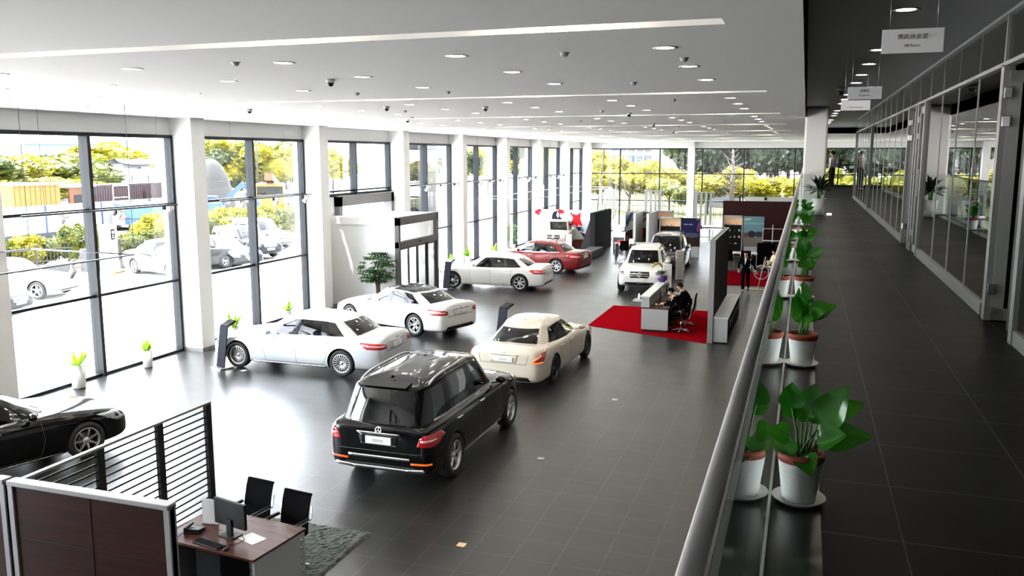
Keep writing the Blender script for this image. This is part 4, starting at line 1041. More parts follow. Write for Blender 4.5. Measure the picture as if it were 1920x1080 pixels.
b = MB(); b.box(0, .72, 0, 2.6, .03, .42, 0, None, .02); b.build('upholstered_box', mat('bench_black', (.02, .02, .021), .6), t); b = MB(); b.box(.04, .68, .04, 2.56, 0, .03); b.build('plinth', black, t)
# maroon wall
t = thing('maroon_wall', 'plain dark maroon wall standing before the far windows', 'wall panel', (-4.36, 50.4, 0))
b = MB(); b.box(0, 3.9, 0, .2, 0, 2.86); b.build('wall_core', mat('maroon_paint', (.030, .010, .009), .7, spec=.1), t); b = MB(); b.box(1.15, 3.9, .25, .32, 2.75, 3.1); b.build('grey_header', alul, t)
b = MB(); b.ell((2.3, .22, 3.0), .08, .08, .1); b.build('clamp', dgrey, t)
# brochure shelves and posters
def shelf_unit(x, y, w, h, label, seed):
    t = thing('display_shelf', label, 'shelf', (x, y, 0)); b = MB(); b.box(0, .04, 0, .35, 0, h); b.box(w-.04, w, 0, .35, 0, h); b.box(0, w, 0, .35, h-.08, h); b.box(0, w, .30, .35, 0, h); b.build('carcass', greyp, t)
    b = MB(); b.box(.04, w-.04, .285, .298, h-.5, h-.08); b.build('lit_back', mat('shelf_peach', (.75, .48, .28), .5, emit=(1, .6, .35), es=.04), t)
    b = MB(); b.box(.04, w-.04, .28, .298, .02, h-.5); b.build('dark_back', black, t)
    r_ = random.Random(seed)
    for k in range(5):
        z = h-.5-k*.34; 
        if z < .1: break
        b = MB(); b.box(.04, w-.04, .0, .28, z-.015, z); b.build('shelf_board', dgrey, t)
    return t, r_
def goods(x, y, w, h, r_, grp, lab):
    for k in range(4):
        z = h-.5-k*.34; xx = x+.12
        while xx < x+w-.15:
            s_ = r_.uniform(.05, .10); b = MB(); ty = r_.random(); c_ = r_.choice(((.5, .5, .5), (.02, .02, .02), (.3, .3, .32), (.6, .55, .5)))
            if ty < .5: b.prism([(-s_, 0), (s_, 0), (s_*.95, s_*.5), (s_*.4, s_*.55), (s_*.2, s_*.95), (-s_*.5, s_*.95), (-s_*.8, s_*.5)], 'y', -.04, .04)
            else: b.lathe([(.0005, 0), (s_*.5, 0), (s_*.55, s_), (s_*.35, s_*1.3), (.0005, s_*1.3)], 12)
            o = b.build('model_car' if ty < .5 else 'accessory_cup', mat('goods_%d' % int(c_[0]*100), c_, .3)); o.location = (xx, y+.14, z+.001)
            tag(o, ('small model car on the shelves ' if ty < .5 else 'small cup on the shelves ')+lab, 'model car' if ty < .5 else 'cup', grp+(' cars' if ty < .5 else ' cups')); xx += s_*2+.09
def poster(x, y, w, h, z0, base, shapes, label, text=None):
    t = thing('poster_panel', label, 'poster', (x, y, 0)); b = MB(); b.box(0, w, .015, .09, z0, z0+h); b.build('panel_frame', greyp, t); picture('poster_print', w, h, base, shapes, t, (0, 0, z0)); 
    if z0 > .3: b = MB(); b.box(w*.05, w*.95, .02, .30, 0, z0); b.build('panel_base', greyp, t)
    return t
lw = (.6, .6, .62); 
_, r1 = shelf_unit(-8.2, 50.0, 1.05, 2.25, 'grey display shelf with peach lit top, left of the dark blue poster', 1); goods(-8.2, 50, 1.05, 2.25, r1, 'wares left shelf', 'left of the dark blue poster')
_, r1 = shelf_unit(-7.95+.6, 46.6, 1.15, 2.12, 'grey display shelf directly left of the dark blue poster', 2); goods(-7.35, 46.6, 1.15, 2.12, r1, 'wares middle shelf', 'directly beside the dark blue poster')
_, r1 = shelf_unit(-4.05, 47.4, 1.0, 2.22, 'grey display shelf left of the sky poster before the maroon wall', 3); goods(-4.05, 47.4, 1.0, 2.22, r1, 'wares right shelf', 'left of the sky poster')
t = poster(-6.2, 46.6, 1.02, 1.52, .58, (.012, .014, .05), [([(0, 0), (1, 0), (1, .38), (.6, .45), (0, .42)], (.02, .012, .008)), (blob(.55, .40, .40, .09, 12, .1), (.06, .06, .12)), ([(.82, .55), (1, .5), (1, .95), (.86, .8)], (.30, .08, .33)), (blob(.45, .43, .2, .03, 8), (.2, .2, .3)), ([(.15, .76), (.35, .76), (.35, .80), (.15, .80)], (.4, .45, .7)), ([(.4, .76), (.62, .76), (.6, .80), (.4, .80)], (.4, .45, .7)), ([(.78, .94), (.94, .94), (.94, .965), (.78, .965)], lw)], 'tall dark blue poster with a black car and violet glow')
t = poster(-3.0, 47.4, 1.05, 1.6, .60, (.30, .50, .56), [([(0, 0), (1, 0), (1, .42), (0, .36)], (.36, .33, .28)), ([(0, .36), (1, .42), (1, .52), (0, .46)], (.10, .13, .18)), (blob(.42, .42, .2, .12, 10, .1), (.02, .025, .04)), (blob(.78, .42, .2, .10, 10, .1), (.03, .035, .05)), (blob(.14, .38, .11, .09, 9, .1), (.35, .14, .12)), ([(.04, .86), (.36, .90), (.36, .95), (.05, .93)], (.7, .8, .82)), ([(.0, .72), (1, .75), (1, .8), (0, .82)], (.42, .62, .66))], 'poster of cars on a beach under a teal sky, before the maroon wall')
t = poster(-9.75, 49.3, 1.55, 2.2, .0, (.55, .56, .58), [([(0, 0), (1, 0), (1, .55), (.5, .6), (0, .4)], (.10, .04, .03)), (blob(.45, .42, .42, .13, 12, .12), (.02, .01, .01)), (blob(.6, .50, .3, .10, 10, .1), (.45, .01, .02)), ([(0, .9), (.5, 1), (1, 1), (.4, .78), (0, .7)], (.10, .12, .14)), ([(0, .7), (.2, .98), (.3, .98), (.08, .6)], (.02, .03, .05)), ([(.3, .6), (.9, .95), (.98, .9), (.4, .58)], (.3, .22, .2)), ([(.0, .1), (1, .2), (1, .3), (0, .25)], (.3, .10, .03))], 'printed wall showing a red sports car under a curved roof')
for x, lab in ((-9.15, 'pale grey divider wall end beside the red sports car print'), (-8.42, 'grey divider wall between the two display shelves')):
    t = thing('divider_wall', lab, 'partition', (x+.3, 47, 0)); b = MB(); b.box(0, .12, 0, 3.2, 0, 2.25); b.build('core_panel', greyp, t); b = MB(); b.box(-.01, .13, -.02, 0, 0, 2.27); b.build('edge_trim', alul, t)
for x, y in ((-14.2, 62), (-10.5, 60), (-6.9, 58.5)):
    b = MB(); [b.box(x+i*.32, x+i*.32+.16, y, y+.02, .8, 3.0) for i in range(4)]; b.box(x-.05, x+1.25, y-.01, y+.03, 2.96, 3.02); b.box(x-.05, x+1.25, y-.03, y+.05, 0, .05); b.box(x-.05, x, y, y+.04, 0, 3.0); b.box(x+1.2, x+1.25, y, y+.04, 0, 3.0)
    tag(b.build('slat_divider', greyp), 'tall open grey slat divider near the far windows', 'screen', 'slat dividers near the far windows')
# far desks and chairs (simple but with parts)
def small_desk(x, y, lab, w=1.5):
    t = thing('sales_desk', lab, 'desk', (x, y, 0)); b = MB(); b.box(0, w, 0, .75, .71, .75, 0, None, .005); b.build('desk_top', mat('desk_pale', (.6, .6, .6), .4), t)
    for x_ in (0.02, w-.06): b = MB(); b.box(x_, x_+.04, .03, .72, 0, .71); b.build('end_panel', greyp, t)
def far_chair(x, y, rz, lab, grp=None):
    c = dup(CH0, (x, y, .02), R(rz), lab, grp); return c
CH0 = sled_chair(-12.2, 56.2, 30, 'black visitor chair at the sales desk beyond the dark end wall, left one')
small_desk(-12.6, 57.0, 'pale sales desk beyond the picture wall'); far_chair(-11.1, 56.3, -20, 'black visitor chair at the sales desk beyond the dark end wall, right one')
far_chair(-9.9, 55.6, 200, 'black chair left of the red sports car print'); small_desk(-5.7, 56, 'pale sales desk seen right of the dark blue poster', 1.3)
small_desk(-9.6, 45.6, 'pale sales desk hidden behind the white SUV', 1.6)
far_chair(-8.9, 44.9, 190, 'black chair behind the roof of the white SUV'); 
b = MB(); b.box(-.28, .28, -.24, .24, 0, .72, 0, None, .01); o = b.build('side_cabinet', greyp); o.location = (-10.1, 49.2, 0); tag(o, 'small grey side cabinet right of the dark end wall', 'cabinet')
small_desk(-3.7, 42.6, 'desk before the sky poster behind the walking man', 1.7)
far_chair(-3.3, 42.1, 175, 'black chair before the sky poster, left of the walking man'); far_chair(-2.5, 42.0, 185, 'black chair right behind the walking man')
b = MB(); P = [(-.5, 0, .0), (.5, 0, 0)]
t = thing('lounge_armchair', 'black lounge armchair beside the maroon wall', 'armchair', (-1.75, 43.4, .0), R(200))
b = MB(); b.box(-.45, .45, -.4, .4, .12, .42, 0, None, .05); b.build('seat', mesh_b, t); b = MB(); b.box(-.45, .45, .3, .45, .3, 1.25, 0, None, .06); b.build('backrest', mesh_b, t)
for s_ in (-1, 1): b = MB(); b.box(s_*.45-.08, s_*.45+.08, -.4, .4, .1, .6, 0, None, .04); b.build('armrest', mesh_b, t); b = MB(); b.box(s_*.38-.03, s_*.38+.03, -.33, .33, .0, .12); b.build('leg', alu, t)
b = MB(); b.box(-.3, .3, -.18, .18, 0, .02); b.box(-.02, .02, -.02, .02, 0, 1.9); b.box(-.5, .5, -.03, .03, 1.05, 1.1); b.box(-.5, -.48, -.02, .02, 1.1, 1.7); b.box(-.5, .5, -.02, .02, 1.68, 1.7)
o = b.build('rail_stand', alul); o.location = (-1.45, 46.0, 0); tag(o, 'thin metal display rail before the maroon wall', 'stand')
b = MB(); b.tube([(.30*cos(i*pi/12), 0, .31+.30*sin(i*pi/12)) for i in range(24)], .022, 8, 0, True); wheel_ = b
t = thing('bicycle', 'white bicycle partly hidden by the handrail near the maroon wall', 'bicycle', (-1.62, 38.9, .014), R(12))
for x in (0, 1.0):
    b = MB(); b.tube([(x+.31*cos(i*pi/12), 0, .33+.31*sin(i*pi/12)) for i in range(24)], .017, 8, 0, True); w_ = b.build('wheel', mat('bike_tyre_pale', (.45, .5, .65), .5), t)
    b = MB(); [b.tube([(x, 0, .33), (x+.30*cos(a*pi/7), 0, .33+.30*sin(a*pi/7))], .002, 4) for a in range(14)]; b.build('spokes', chrome, w_)
b = MB(); b.tube([(0, 0, .33), (.2, 0, .85), (.66, 0, .80), (1., 0, .33), (.45, 0, .33), (.2, 0, .85)], .016, 8); b.tube([(.45, 0, .33), (.68, 0, .92)], .016, 8); b.build('bike_frame', white, t)
b = MB(); b.box(.56, .80, -.06, .06, .91, .96, 0, None, .02); b.build('saddle', black, t); b = MB(); b.tube([(.18, -.25, .95), (.2, 0, .93), (.18, .25, .95)], .012, 8); b.build('handlebar', black, t); b = MB(); b.ell((.02, -.03, .5), .05, .04, .05); b.build('orange_reflector', mat('orange_plastic', (.9, .25, .02), .4), t)
b = MB(); b.tube([(0, 0, .03), (.25, .1, 1.35)], .014, 8); b.box(-.45, .35, -.05, .05, 0, .03, 0, None, .008); o = b.build('floor_mop', mat('mop_wood', (.6, .5, .35), .6)); o.location = (-1.62, 36.0, 0); tag(o, 'wide dust mop with wooden stick beside the handrail', 'mop')
b = MB(); b.box(-.3, .3, -.2, .2, 0, .02); b.ell((0, 0, .05), .28, .2, .06); o = b.build('red_cushion', mat('cushion_red', (.6, .01, .04), .7)); o.location = (-9.25, 45.95, .752); tag(o, 'flat red cloth on the pale desk behind the white SUV', 'cloth')
b = MB(); b.box(-.14, .14, -.14, .14, 0, .2, 0, None, .01); o = b.build('white_box', paper); o.location = (-8.7, 45.95, .752); tag(o, 'small white box on the pale desk behind the white SUV', 'box')
# ------------------------------------------------------------------ plants
lg = leafmat('leaf_deep_green', (.018, .17, .008), (.07, .32, .012), .16, .3); ly = leafmat('leaf_lime', (.22, .42, .02), (.10, .26, .015), .35, .5)
ld = leafmat('leaf_black_green', (.006, .014, .006), (.012, .028, .01), .35, .1); ltree = leafmat('leaf_tree_green', (.030, .115, .022), (.015, .06, .012), .4, .3)
soil = mat('potting_soil', (.03, .02, .014), .95, bump=.8, bscale=60); terra = mat('terracotta_rim', (.30, .045, .02), .55); potw = mat('pot_white', (.72, .72, .71), .45)
stemm = mat('stem_green', (.06, .20, .03), .5)
def leaf(mb, p, d, up, L, W_, droop=.3, fold=.15, n=8, mi=0, tip=1.2, heart=False):
    """curved blade from p along d"""
    p, d, up = V(p), V(d).normalized(), V(up); s_ = d.cross(up)
    if s_.length < .01: s_ = V((1, 0, 0))
    s_.normalize(); u = s_.cross(d).normalized(); rows = []
    for i in range(n+1):
        f = i/n; prof = (sin(pi*min(1, f**.62))**.8 if heart else sin(pi*f**.8)**.9); prof = max(prof, .02)
        c = p+d*L*(f-.12*droop*f*f)-V((0, 0, 1))*(droop*L*f*f)
        w = W_/2*prof; row = []
        for q in (-1, -.55, 0, .55, 1): row.append(c+s_*w*q+u*(abs(q)*w*fold*2+sin(f*9+q*2)*W_*.02))
        rows.append(row)
    mb.grid(rows, mi, True)
def pot_mesh(r, h, ribs=6, rimc=True):
    b = MB(); prof = [(.0005, .0), (r*.70, .0), (r*.72, .01)]
    for i in range(ribs):
        z0 = .02+(h-.05)*i/ribs; z1 = .02+(h-.05)*(i+1)/ribs; rr0 = r*(.72+.22*(i/ribs)); rr1 = r*(.72+.22*((i+1)/ribs)); prof += [(rr0, z0), (rr0+r*.03, (z0+z1)/2), (rr1, z1-.002)]
    prof += [(r*.95, h-.03), (r*.88, h-.03)]; b.lathe(prof, 40); return b.mesh('pot_body', [potw])
PB = pot_mesh(.10, .22)
def rim_mesh(r, h):
    b = MB(); b.lathe([(r*.86, h-.05), (r*.97, h-.035), (r*1.03, h-.018), (r*1.0, h), (r*.93, h+.001), (r*.88, h-.02), (r*.86, h-.06)], 40, 0, cap=False); return b.mesh('pot_rim', [terra])
RB = rim_mesh(.10, .22); b = MB(); b.lathe([(.0005, 0), (.085, 0), (.115, .022), (.112, .026), (.083, .008), (.0005, .006)], 40); SB = b.mesh('saucer', [potw]); b = MB(); b.lathe([(.0005, .19), (.06, .187), (.089, .182)], 24, 0, cap=False); GB = b.mesh('soil', [soil])
def ledge_plant(x, y, seed, label, main=False, sc=1.):
    r_ = random.Random(seed); t = thing('potted_plant', label, 'plant', (x, y, GZ+.004)); t.scale = (sc,)*3
    obj('saucer', SB, t); o = obj('pot_body', PB, t); o.location = (0, 0, .008); o2 = obj('pot_rim', RB, o); o3 = obj('soil', GB, o)
    st = MB(); lf = MB()
    if main:
        L_ = [((-.02, -.02), (.075, -.03, .36), (.5, -.1, .9), .24, .17, -.05), ((.0, .0), (-.045, -.02, .42), (-.05, -.05, 1), .14, .13, 0), ((.02, 0), (.07, .02, .36), (1, .1, .55), .24, .15, .0), ((.03, .02), (.09, -.02, .30), (1, -.25, .25), .24, .15, .05), ((0, -.03), (-.05, -.03, .30), (-.6, -.3, .25), .13, .12, .15), ((-.02, .02), (-.02, .03, .36), (-.3, .5, .8), .16, .14, .1),
              ((.04, -.02), (.06, -.05, .30), (.5, -.3, .3), .18, .14, .1), ((-.03, 0), (-.05, -.02, .29), (-.3, -.2, -.9), .13, .13, .0), ((.02, .04), (.04, .08, .33), (.5, .8, .4), .17, .14, .1), ((0, .02), (.0, .05, .34), (.2, .6, .8), .18, .14, .1), ((.0, -.04), (.01, -.06, .23), (.2, -.5, -.2), .13, .12, .2), ((.01, .0), (.02, 0, .38), (.15, .1, 1), .18, .15, 0), ((.05, .0), (.08, .03, .28), (.9, .3, -.1), .18, .13, .1)]
    else:
        L_ = []
        for k in range(11):
            a = 2*pi*k/11+r_.uniform(-.3, .3); rr_ = r_.uniform(.01, .06); hh = r_.uniform(.28, .44); kx = .35 if cos(a) < 0 else 1.
            L_.append(((.03*cos(a), .03*sin(a)), (rr_*cos(a)*kx, rr_*sin(a), hh), (cos(a)*kx, sin(a), r_.uniform(.2, 1.3)), r_.uniform(.16, .25), r_.uniform(.10, .14), r_.uniform(0, .25)))
    for (b0, tp, d, L, W_, dr) in L_:
        st.tube([(b0[0], b0[1], .19), ((b0[0]+tp[0])/2, (b0[1]+tp[1])/2, (.19+tp[2])/2+.01), tp], [.006, .005, .0035], 6)
        leaf(lf, tp, d, (-.1, -1, .75), L*.84, W_*.86, dr, .16, 10, 0, heart=True)
    fo = lf.build('foliage', lg, t); s = st.build('stems', stemm, t); return t
ledge_plant(.040, 3.80, 1, 'potted plant with broad glossy leaves nearest the viewer on the steel ledge', True)
for k, (y, l) in enumerate([(6.40, 'potted plant on the steel ledge, second from the viewer'), (9.5, 'potted plant on the steel ledge, third from the viewer'), (12.9, 'potted plant on the steel ledge, fourth from the viewer'), (16.2, 'potted plant on the steel ledge, fifth from the viewer'), (19.6, 'potted plant on the steel ledge just before the white gallery column')]):
    ledge_plant(.038, y, 10+k, l, sc=1.05)
t = thing('potted_plant', 'large dark rosette plant in a white pot at the foot of the gallery column', 'plant', (.36, 23.55, GZ))
b = MB(); b.lathe([(.0005, 0), (.13, 0), (.19, .42), (.17, .42), (.16, .38)], 28); b.build('pot_body', potw, t); b = MB(); b.lathe([(.0005, .38), (.165, .38)], 20); b.build('soil', soil, t)
lf = MB(); r_ = random.Random(4)
for k in range(46):
    a = r_.uniform(0, 2*pi); e = r_.uniform(-.1, 1.4); L = r_.uniform(.28, .48); leaf(lf, (.05*cos(a), .05*sin(a), .62+r_.uniform(-.04, .1)), (cos(a)*cos(e), sin(a)*cos(e), sin(e)), (0, 0, 1), L, .10, .15, .2, 6)
lf.build('foliage', ld, t); b = MB(); [b.tube([(.03*cos(i), .03*sin(i), .38), (.05*cos(i), .05*sin(i), .68)], .015, 6) for i in range(4)]; b.build('stems', stemm, t)
b = MB(); b.box(-.06, .06, -.04, .04, 0, .05, 0, None, .005); o = b.build('small_light_box', mat('lit_box', (.8, .8, .8), .4, emit=(1, .97, .95), es=.3)); o.location = (.62, 23.4, GZ); tag(o, 'tiny white lit box on the gallery floor beside the rosette plant', 'light box')
def floor_plant(x, y, label, seed, kind='lance', h=.42, sc=1., z=0, m=None):
    r_ = random.Random(seed); t = thing('floor_plant', label, 'plant', (x, y, z)); t.scale = (sc,)*3
    b = MB(); b.lathe([(.0005, 0), (.10, 0), (.11, .02), (.115, h), (.10, h), (.095, h-.04)], 28); b.build('pot_body', potw, t); b = MB(); b.lathe([(.0005, h-.04), (.098, h-.04)], 20); b.build('soil', soil, t)
    lf = MB()
    if kind == 'lance':
        for k in range(13):
            a = r_.uniform(0, 2*pi); e = r_.uniform(.5, 1.45); L = r_.uniform(.28, .50); leaf(lf, (.03*cos(a), .03*sin(a), h-.04), (cos(a)*cos(e), sin(a)*cos(e), sin(e)), (0, 0, 1), L, .085, .18, .25, 7)
    else:
        st = MB()
        for k in range(60):
            a = r_.uniform(0, 2*pi); rr_ = r_.uniform(.04, .26); zz = h+r_.uniform(.1, .95); 
            leaf(lf, (rr_*cos(a)*.7, rr_*sin(a)*.7, zz), (cos(a), sin(a), r_.uniform(-.3, .6)), (0, 0, 1), r_.uniform(.12, .2), .10, .3, .2, 5)
        for k in range(6): a = k; st.tube([(.02*cos(a), .02*sin(a), h-.05), (.07*cos(a), .07*sin(a), h+.5), (.1*cos(a), .1*sin(a), h+.95)], .008, 6)
        st.build('stems', stemm, t)
    lf.build('foliage', m or ly, t); return t
floor_plant(-15.95, 15.35, 'lime green plant in white cylinder pot, leftmost along the window wall', 1, sc=1.35)
floor_plant(-15.85, 17.5, 'lime green plant in slim white pot before the right half of the first window bay', 2, sc=1.05)
floor_plant(-15.25, 20.3, 'lime green plant behind the dark pylon at the silver sedan', 3, sc=1.35)
floor_plant(-15.6, 23.5, 'lime green plant seen above the hood of the silver sedan', 4, sc=1.15)
floor_plant(-15.3, 36.3, 'lime green plant above the hood of the white sedan', 5, sc=1.3)
floor_plant(-15.3, 38.6, 'lime green plant above the roof of the white sedan', 6, sc=1.4)
floor_plant(-15.3, 42.2, 'small lime green plant left of the red sedan roof', 7, sc=1.2)
floor_plant(-15.35, 45.6, 'bushy lime green plant above the red sedan', 8, 'bush', sc=1.15)
floor_plant(-15.2, 32.9, 'bushy green plant beside the entrance vestibule, right of its doors', 9, 'bush', sc=1.05, m=ltree)
floor_plant(-15.9, 30.0, 'green plant inside the entrance vestibule seen through its doors', 12, 'lance', sc=1.4, m=ltree)
floor_plant(-6.35, 55.2, 'dark green plant in black pot right of the dark blue poster', 10, 'lance', sc=1.9, m=ltree)
floor_plant(2.25, 43.1, 'small dark plant at the far end of the gallery', 11, 'lance', sc=1.1, z=GZ, m=ld)
floor_plant(3.2, 20.5, 'dark plant standing in the office behind the smoked glass', 13, 'bush', sc=1., z=GZ, m=ld)
# money tree in front of the vestibule
t = thing('indoor_tree', 'bushy green indoor tree in front of the entrance vestibule', 'tree', (-14.15, 27.0, 0))
b = MB(); b.lathe([(.0005, 0), (.2, 0), (.26, .42), (.23, .42), (.22, .38)], 28); b.build('pot_body', potw, t); b = MB(); b.lathe([(.0005, .38), (.22, .38)], 20); b.build('soil', soil, t)
b = MB(); trunk_m = mat('bark_brown', (.10, .06, .035), .8, bump=.6, bscale=30)
for k in range(5): a = 2*pi*k/5; b.tube([(.07*cos(a), .07*sin(a), .36), (.05*cos(a+1), .05*sin(a+1), .8), (.10*cos(a+1.6), .10*sin(a+1.6), 1.15), (.30*cos(a+1.4), .30*sin(a+1.4), 1.5)], [.035, .03, .025, .012], 8)
b.build('trunk', trunk_m, t); lf = MB(); r_ = random.Random(9)
for k in range(120):
    a = r_.uniform(0, 2*pi); rr_ = .68*sqrt(r_.random()); zz = .98+r_.random()*1.08; rr_ *= sqrt(max(.15, 1-((zz-1.45)/.62)**2)); c = (rr_*cos(a), rr_*sin(a), zz)
    for q in range(8):
        a2 = 2*pi*q/8; leaf(lf, (c[0]+.02*cos(a2), c[1]+.02*sin(a2), c[2]), (cos(a2), sin(a2), r_.uniform(-.2, .25)), (0, 0, 1), r_.uniform(.12, .18), .07, .45, .2, 4)
lf.build('foliage', ltree, t)
# orchid on the counter
t = thing('potted_orchid', 'yellow flowering orchid in a purple pot on the reception counter', 'plant', (-4.46, 29.2, 1.134)); b = MB(); b.lathe([(.0005, 0), (.09, 0), (.16, .09), (.17, .2), (.14, .25), (.12, .24)], 24); b.build('pot_body', mat('pot_purple', (.06, .02, .13), .35), t)
lf = MB(); r_ = random.Random(2); [leaf(lf, (0, 0, .24), (cos(a), sin(a), 1.1), (0, 0, 1), .34, .09, .3, .2, 6) for a in [i*.9 for i in range(9)]]; lf.build('foliage', leafmat('leaf_olive', (.05, .07, .012), None, .4, .2), t)
fl = MB(); st = MB(); 
for j in range(4):
    pts = [(0, .02*j, .24), (-.02, .03*j, .5), (-.10, .03*j-.05, .62), (-.24, .03*j-.08, .60), (-.34, .03*j-.1, .5)]; st.tube(pts, .006, 5)
    for q in range(14):
        f = q/13; i = min(3, int(f*3)+1); p = V(pts[i]).lerp(V(pts[min(4, i+1)]), (f*3) % 1); 
        for a in range(5): leaf(fl, p+V((r_.uniform(-.03, .03), r_.uniform(-.04, .04), r_.uniform(-.02, .04))), (cos(a*1.26), sin(a*1.26), .3), (0, 0, 1), .06, .05, .1, .1, 3)
fl.build('flowers', mat('petal_yellow', (.62, .58, .03), .5), t); st.build('flower_stems', stemm, t)
# ------------------------------------------------------------------ people
skinm = mat('skin', (.46, .24, .16), .5); hairm = mat('hair_black', (.005, .0045, .004), .9, spec=.03); suit = mat('suit_black', (.004, .004, .005), .9, spec=0.); shirt = mat('shirt_white', (.62, .62, .62), .7); eyem = mat('eye_dark', (.01, .01, .01), .2); shoem = mat('shoe_black', (.01, .01, .01), .25); lipm = mat('lips', (.33, .12, .10), .5)
def skinmesh(chains, m, lev=1, name='body'):
    """chains: list of [(point, radius)...]; first point of the first is the root; equal points are shared"""
    vs = []; rs = []; es = []; key = {}
    for ch in chains:
        prev = None
        for p, r in ch:
            k = tuple(round(q, 4) for q in p)
            if k not in key: key[k] = len(vs); vs.append(p); rs.append(r)
            i = key[k]
            if prev is not None and prev != i: es.append((prev, i))
            prev = i
    me = bpy.data.meshes.new(name); me.from_pydata(vs, es, [])
    def mods(o):
        o.modifiers.new('k', 'SKIN'); 
        if not me.skin_vertices: bpy.context.view_layer.objects.active = o
        sk_ = me.skin_vertices[0].data if me.skin_vertices else None
        if sk_ is not None:
            for i, r in enumerate(rs): sk_[i].radius = (r, r) if not isinstance(r, tuple) else r; sk_[i].use_root = (i == 0)
        s_ = o.modifiers.new('s', 'SUBSURF'); s_.levels = lev
    # skin layer must exist before evaluation
    bm_ = bmesh.new(); bm_.from_mesh(me); bm_.verts.layers.skin.verify(); bm_.to_mesh(me); bm_.free()
    out = evalmesh(me, mods); out.materials.clear(); out.materials.append(m)
    for p in out.polygons: p.use_smooth = True; p.material_index = 0
    out.name = name; return out
def joinmesh(name, meshes, mats):
    b = bmesh.new(); 
    for i, me in enumerate(meshes):
        n0 = len(b.faces); b.from_mesh(me); b.faces.ensure_lookup_table()
        for f in b.faces[n0:]: f.material_index = i if i < len(mats) else 0; f.smooth = True
    me = bpy.data.meshes.new(name); b.to_mesh(me); b.free()
    for m in mats: me.materials.append(m)
    return me
def head_mesh(c, fwd, tilt=0.):
    """head centred at c looking along fwd"""
    b = MB(); n, m = 24, 16; vs = []; fs = []
    for i in range(m+1):
        th = pi*i/m; z = -cos(th); rr = max(1e-4, sin(th))
        for k in range(n):
            a = 2*pi*k/n; x, y = rr*cos(a), rr*sin(a); X, Y, Z = x*.094, y*.074, z*.118
            if Z < -.02: s_ = 1-(-Z-.02)/.118*.42; Y *= s_; X = X*(s_*.85+.15)+.012*(-Z/.118)
            if x > .3: X += .006*max(0, 1-abs(Z+.09)/.03)*max(0, 1-abs(Y)/.03)
            nose = max(0, 1-abs(Y)/.018)*max(0, 1-abs(Z+.018)/.030) if x > .5 else 0; X += nose*.020
            brow = max(0, 1-abs(Z-.025)/.012)*max(0, 1-abs(Y)/.05) if x > .5 else 0; X += brow*.005
            eye = max(0, 1-abs(abs(Y)-.03)/.016)*max(0, 1-abs(Z-.008)/.014) if x > .5 else 0; X -= eye*.007
            vs.append((X, Y, Z))
    for i in range(m):
        for k in range(n): a = i*n+k; q = i*n+(k+1) % n; fs.append((a, q, q+n, a+n))
    b.add(vs, fs, 0, True)
    for s_ in (-1, 1): b.ell((-.005, s_*.076, 0), .018, .009, .030, 10, 8)
    T = M4.Translation(V(c)) @ V(fwd).to_track_quat('X', 'Z').to_matrix().to_4x4() @ M4.Rotation(tilt, 4, 'Y')
    for i, v in enumerate(b.v): b.v[i] = tuple(T @ V(v))
    return b.mesh('head', [skinm]), T
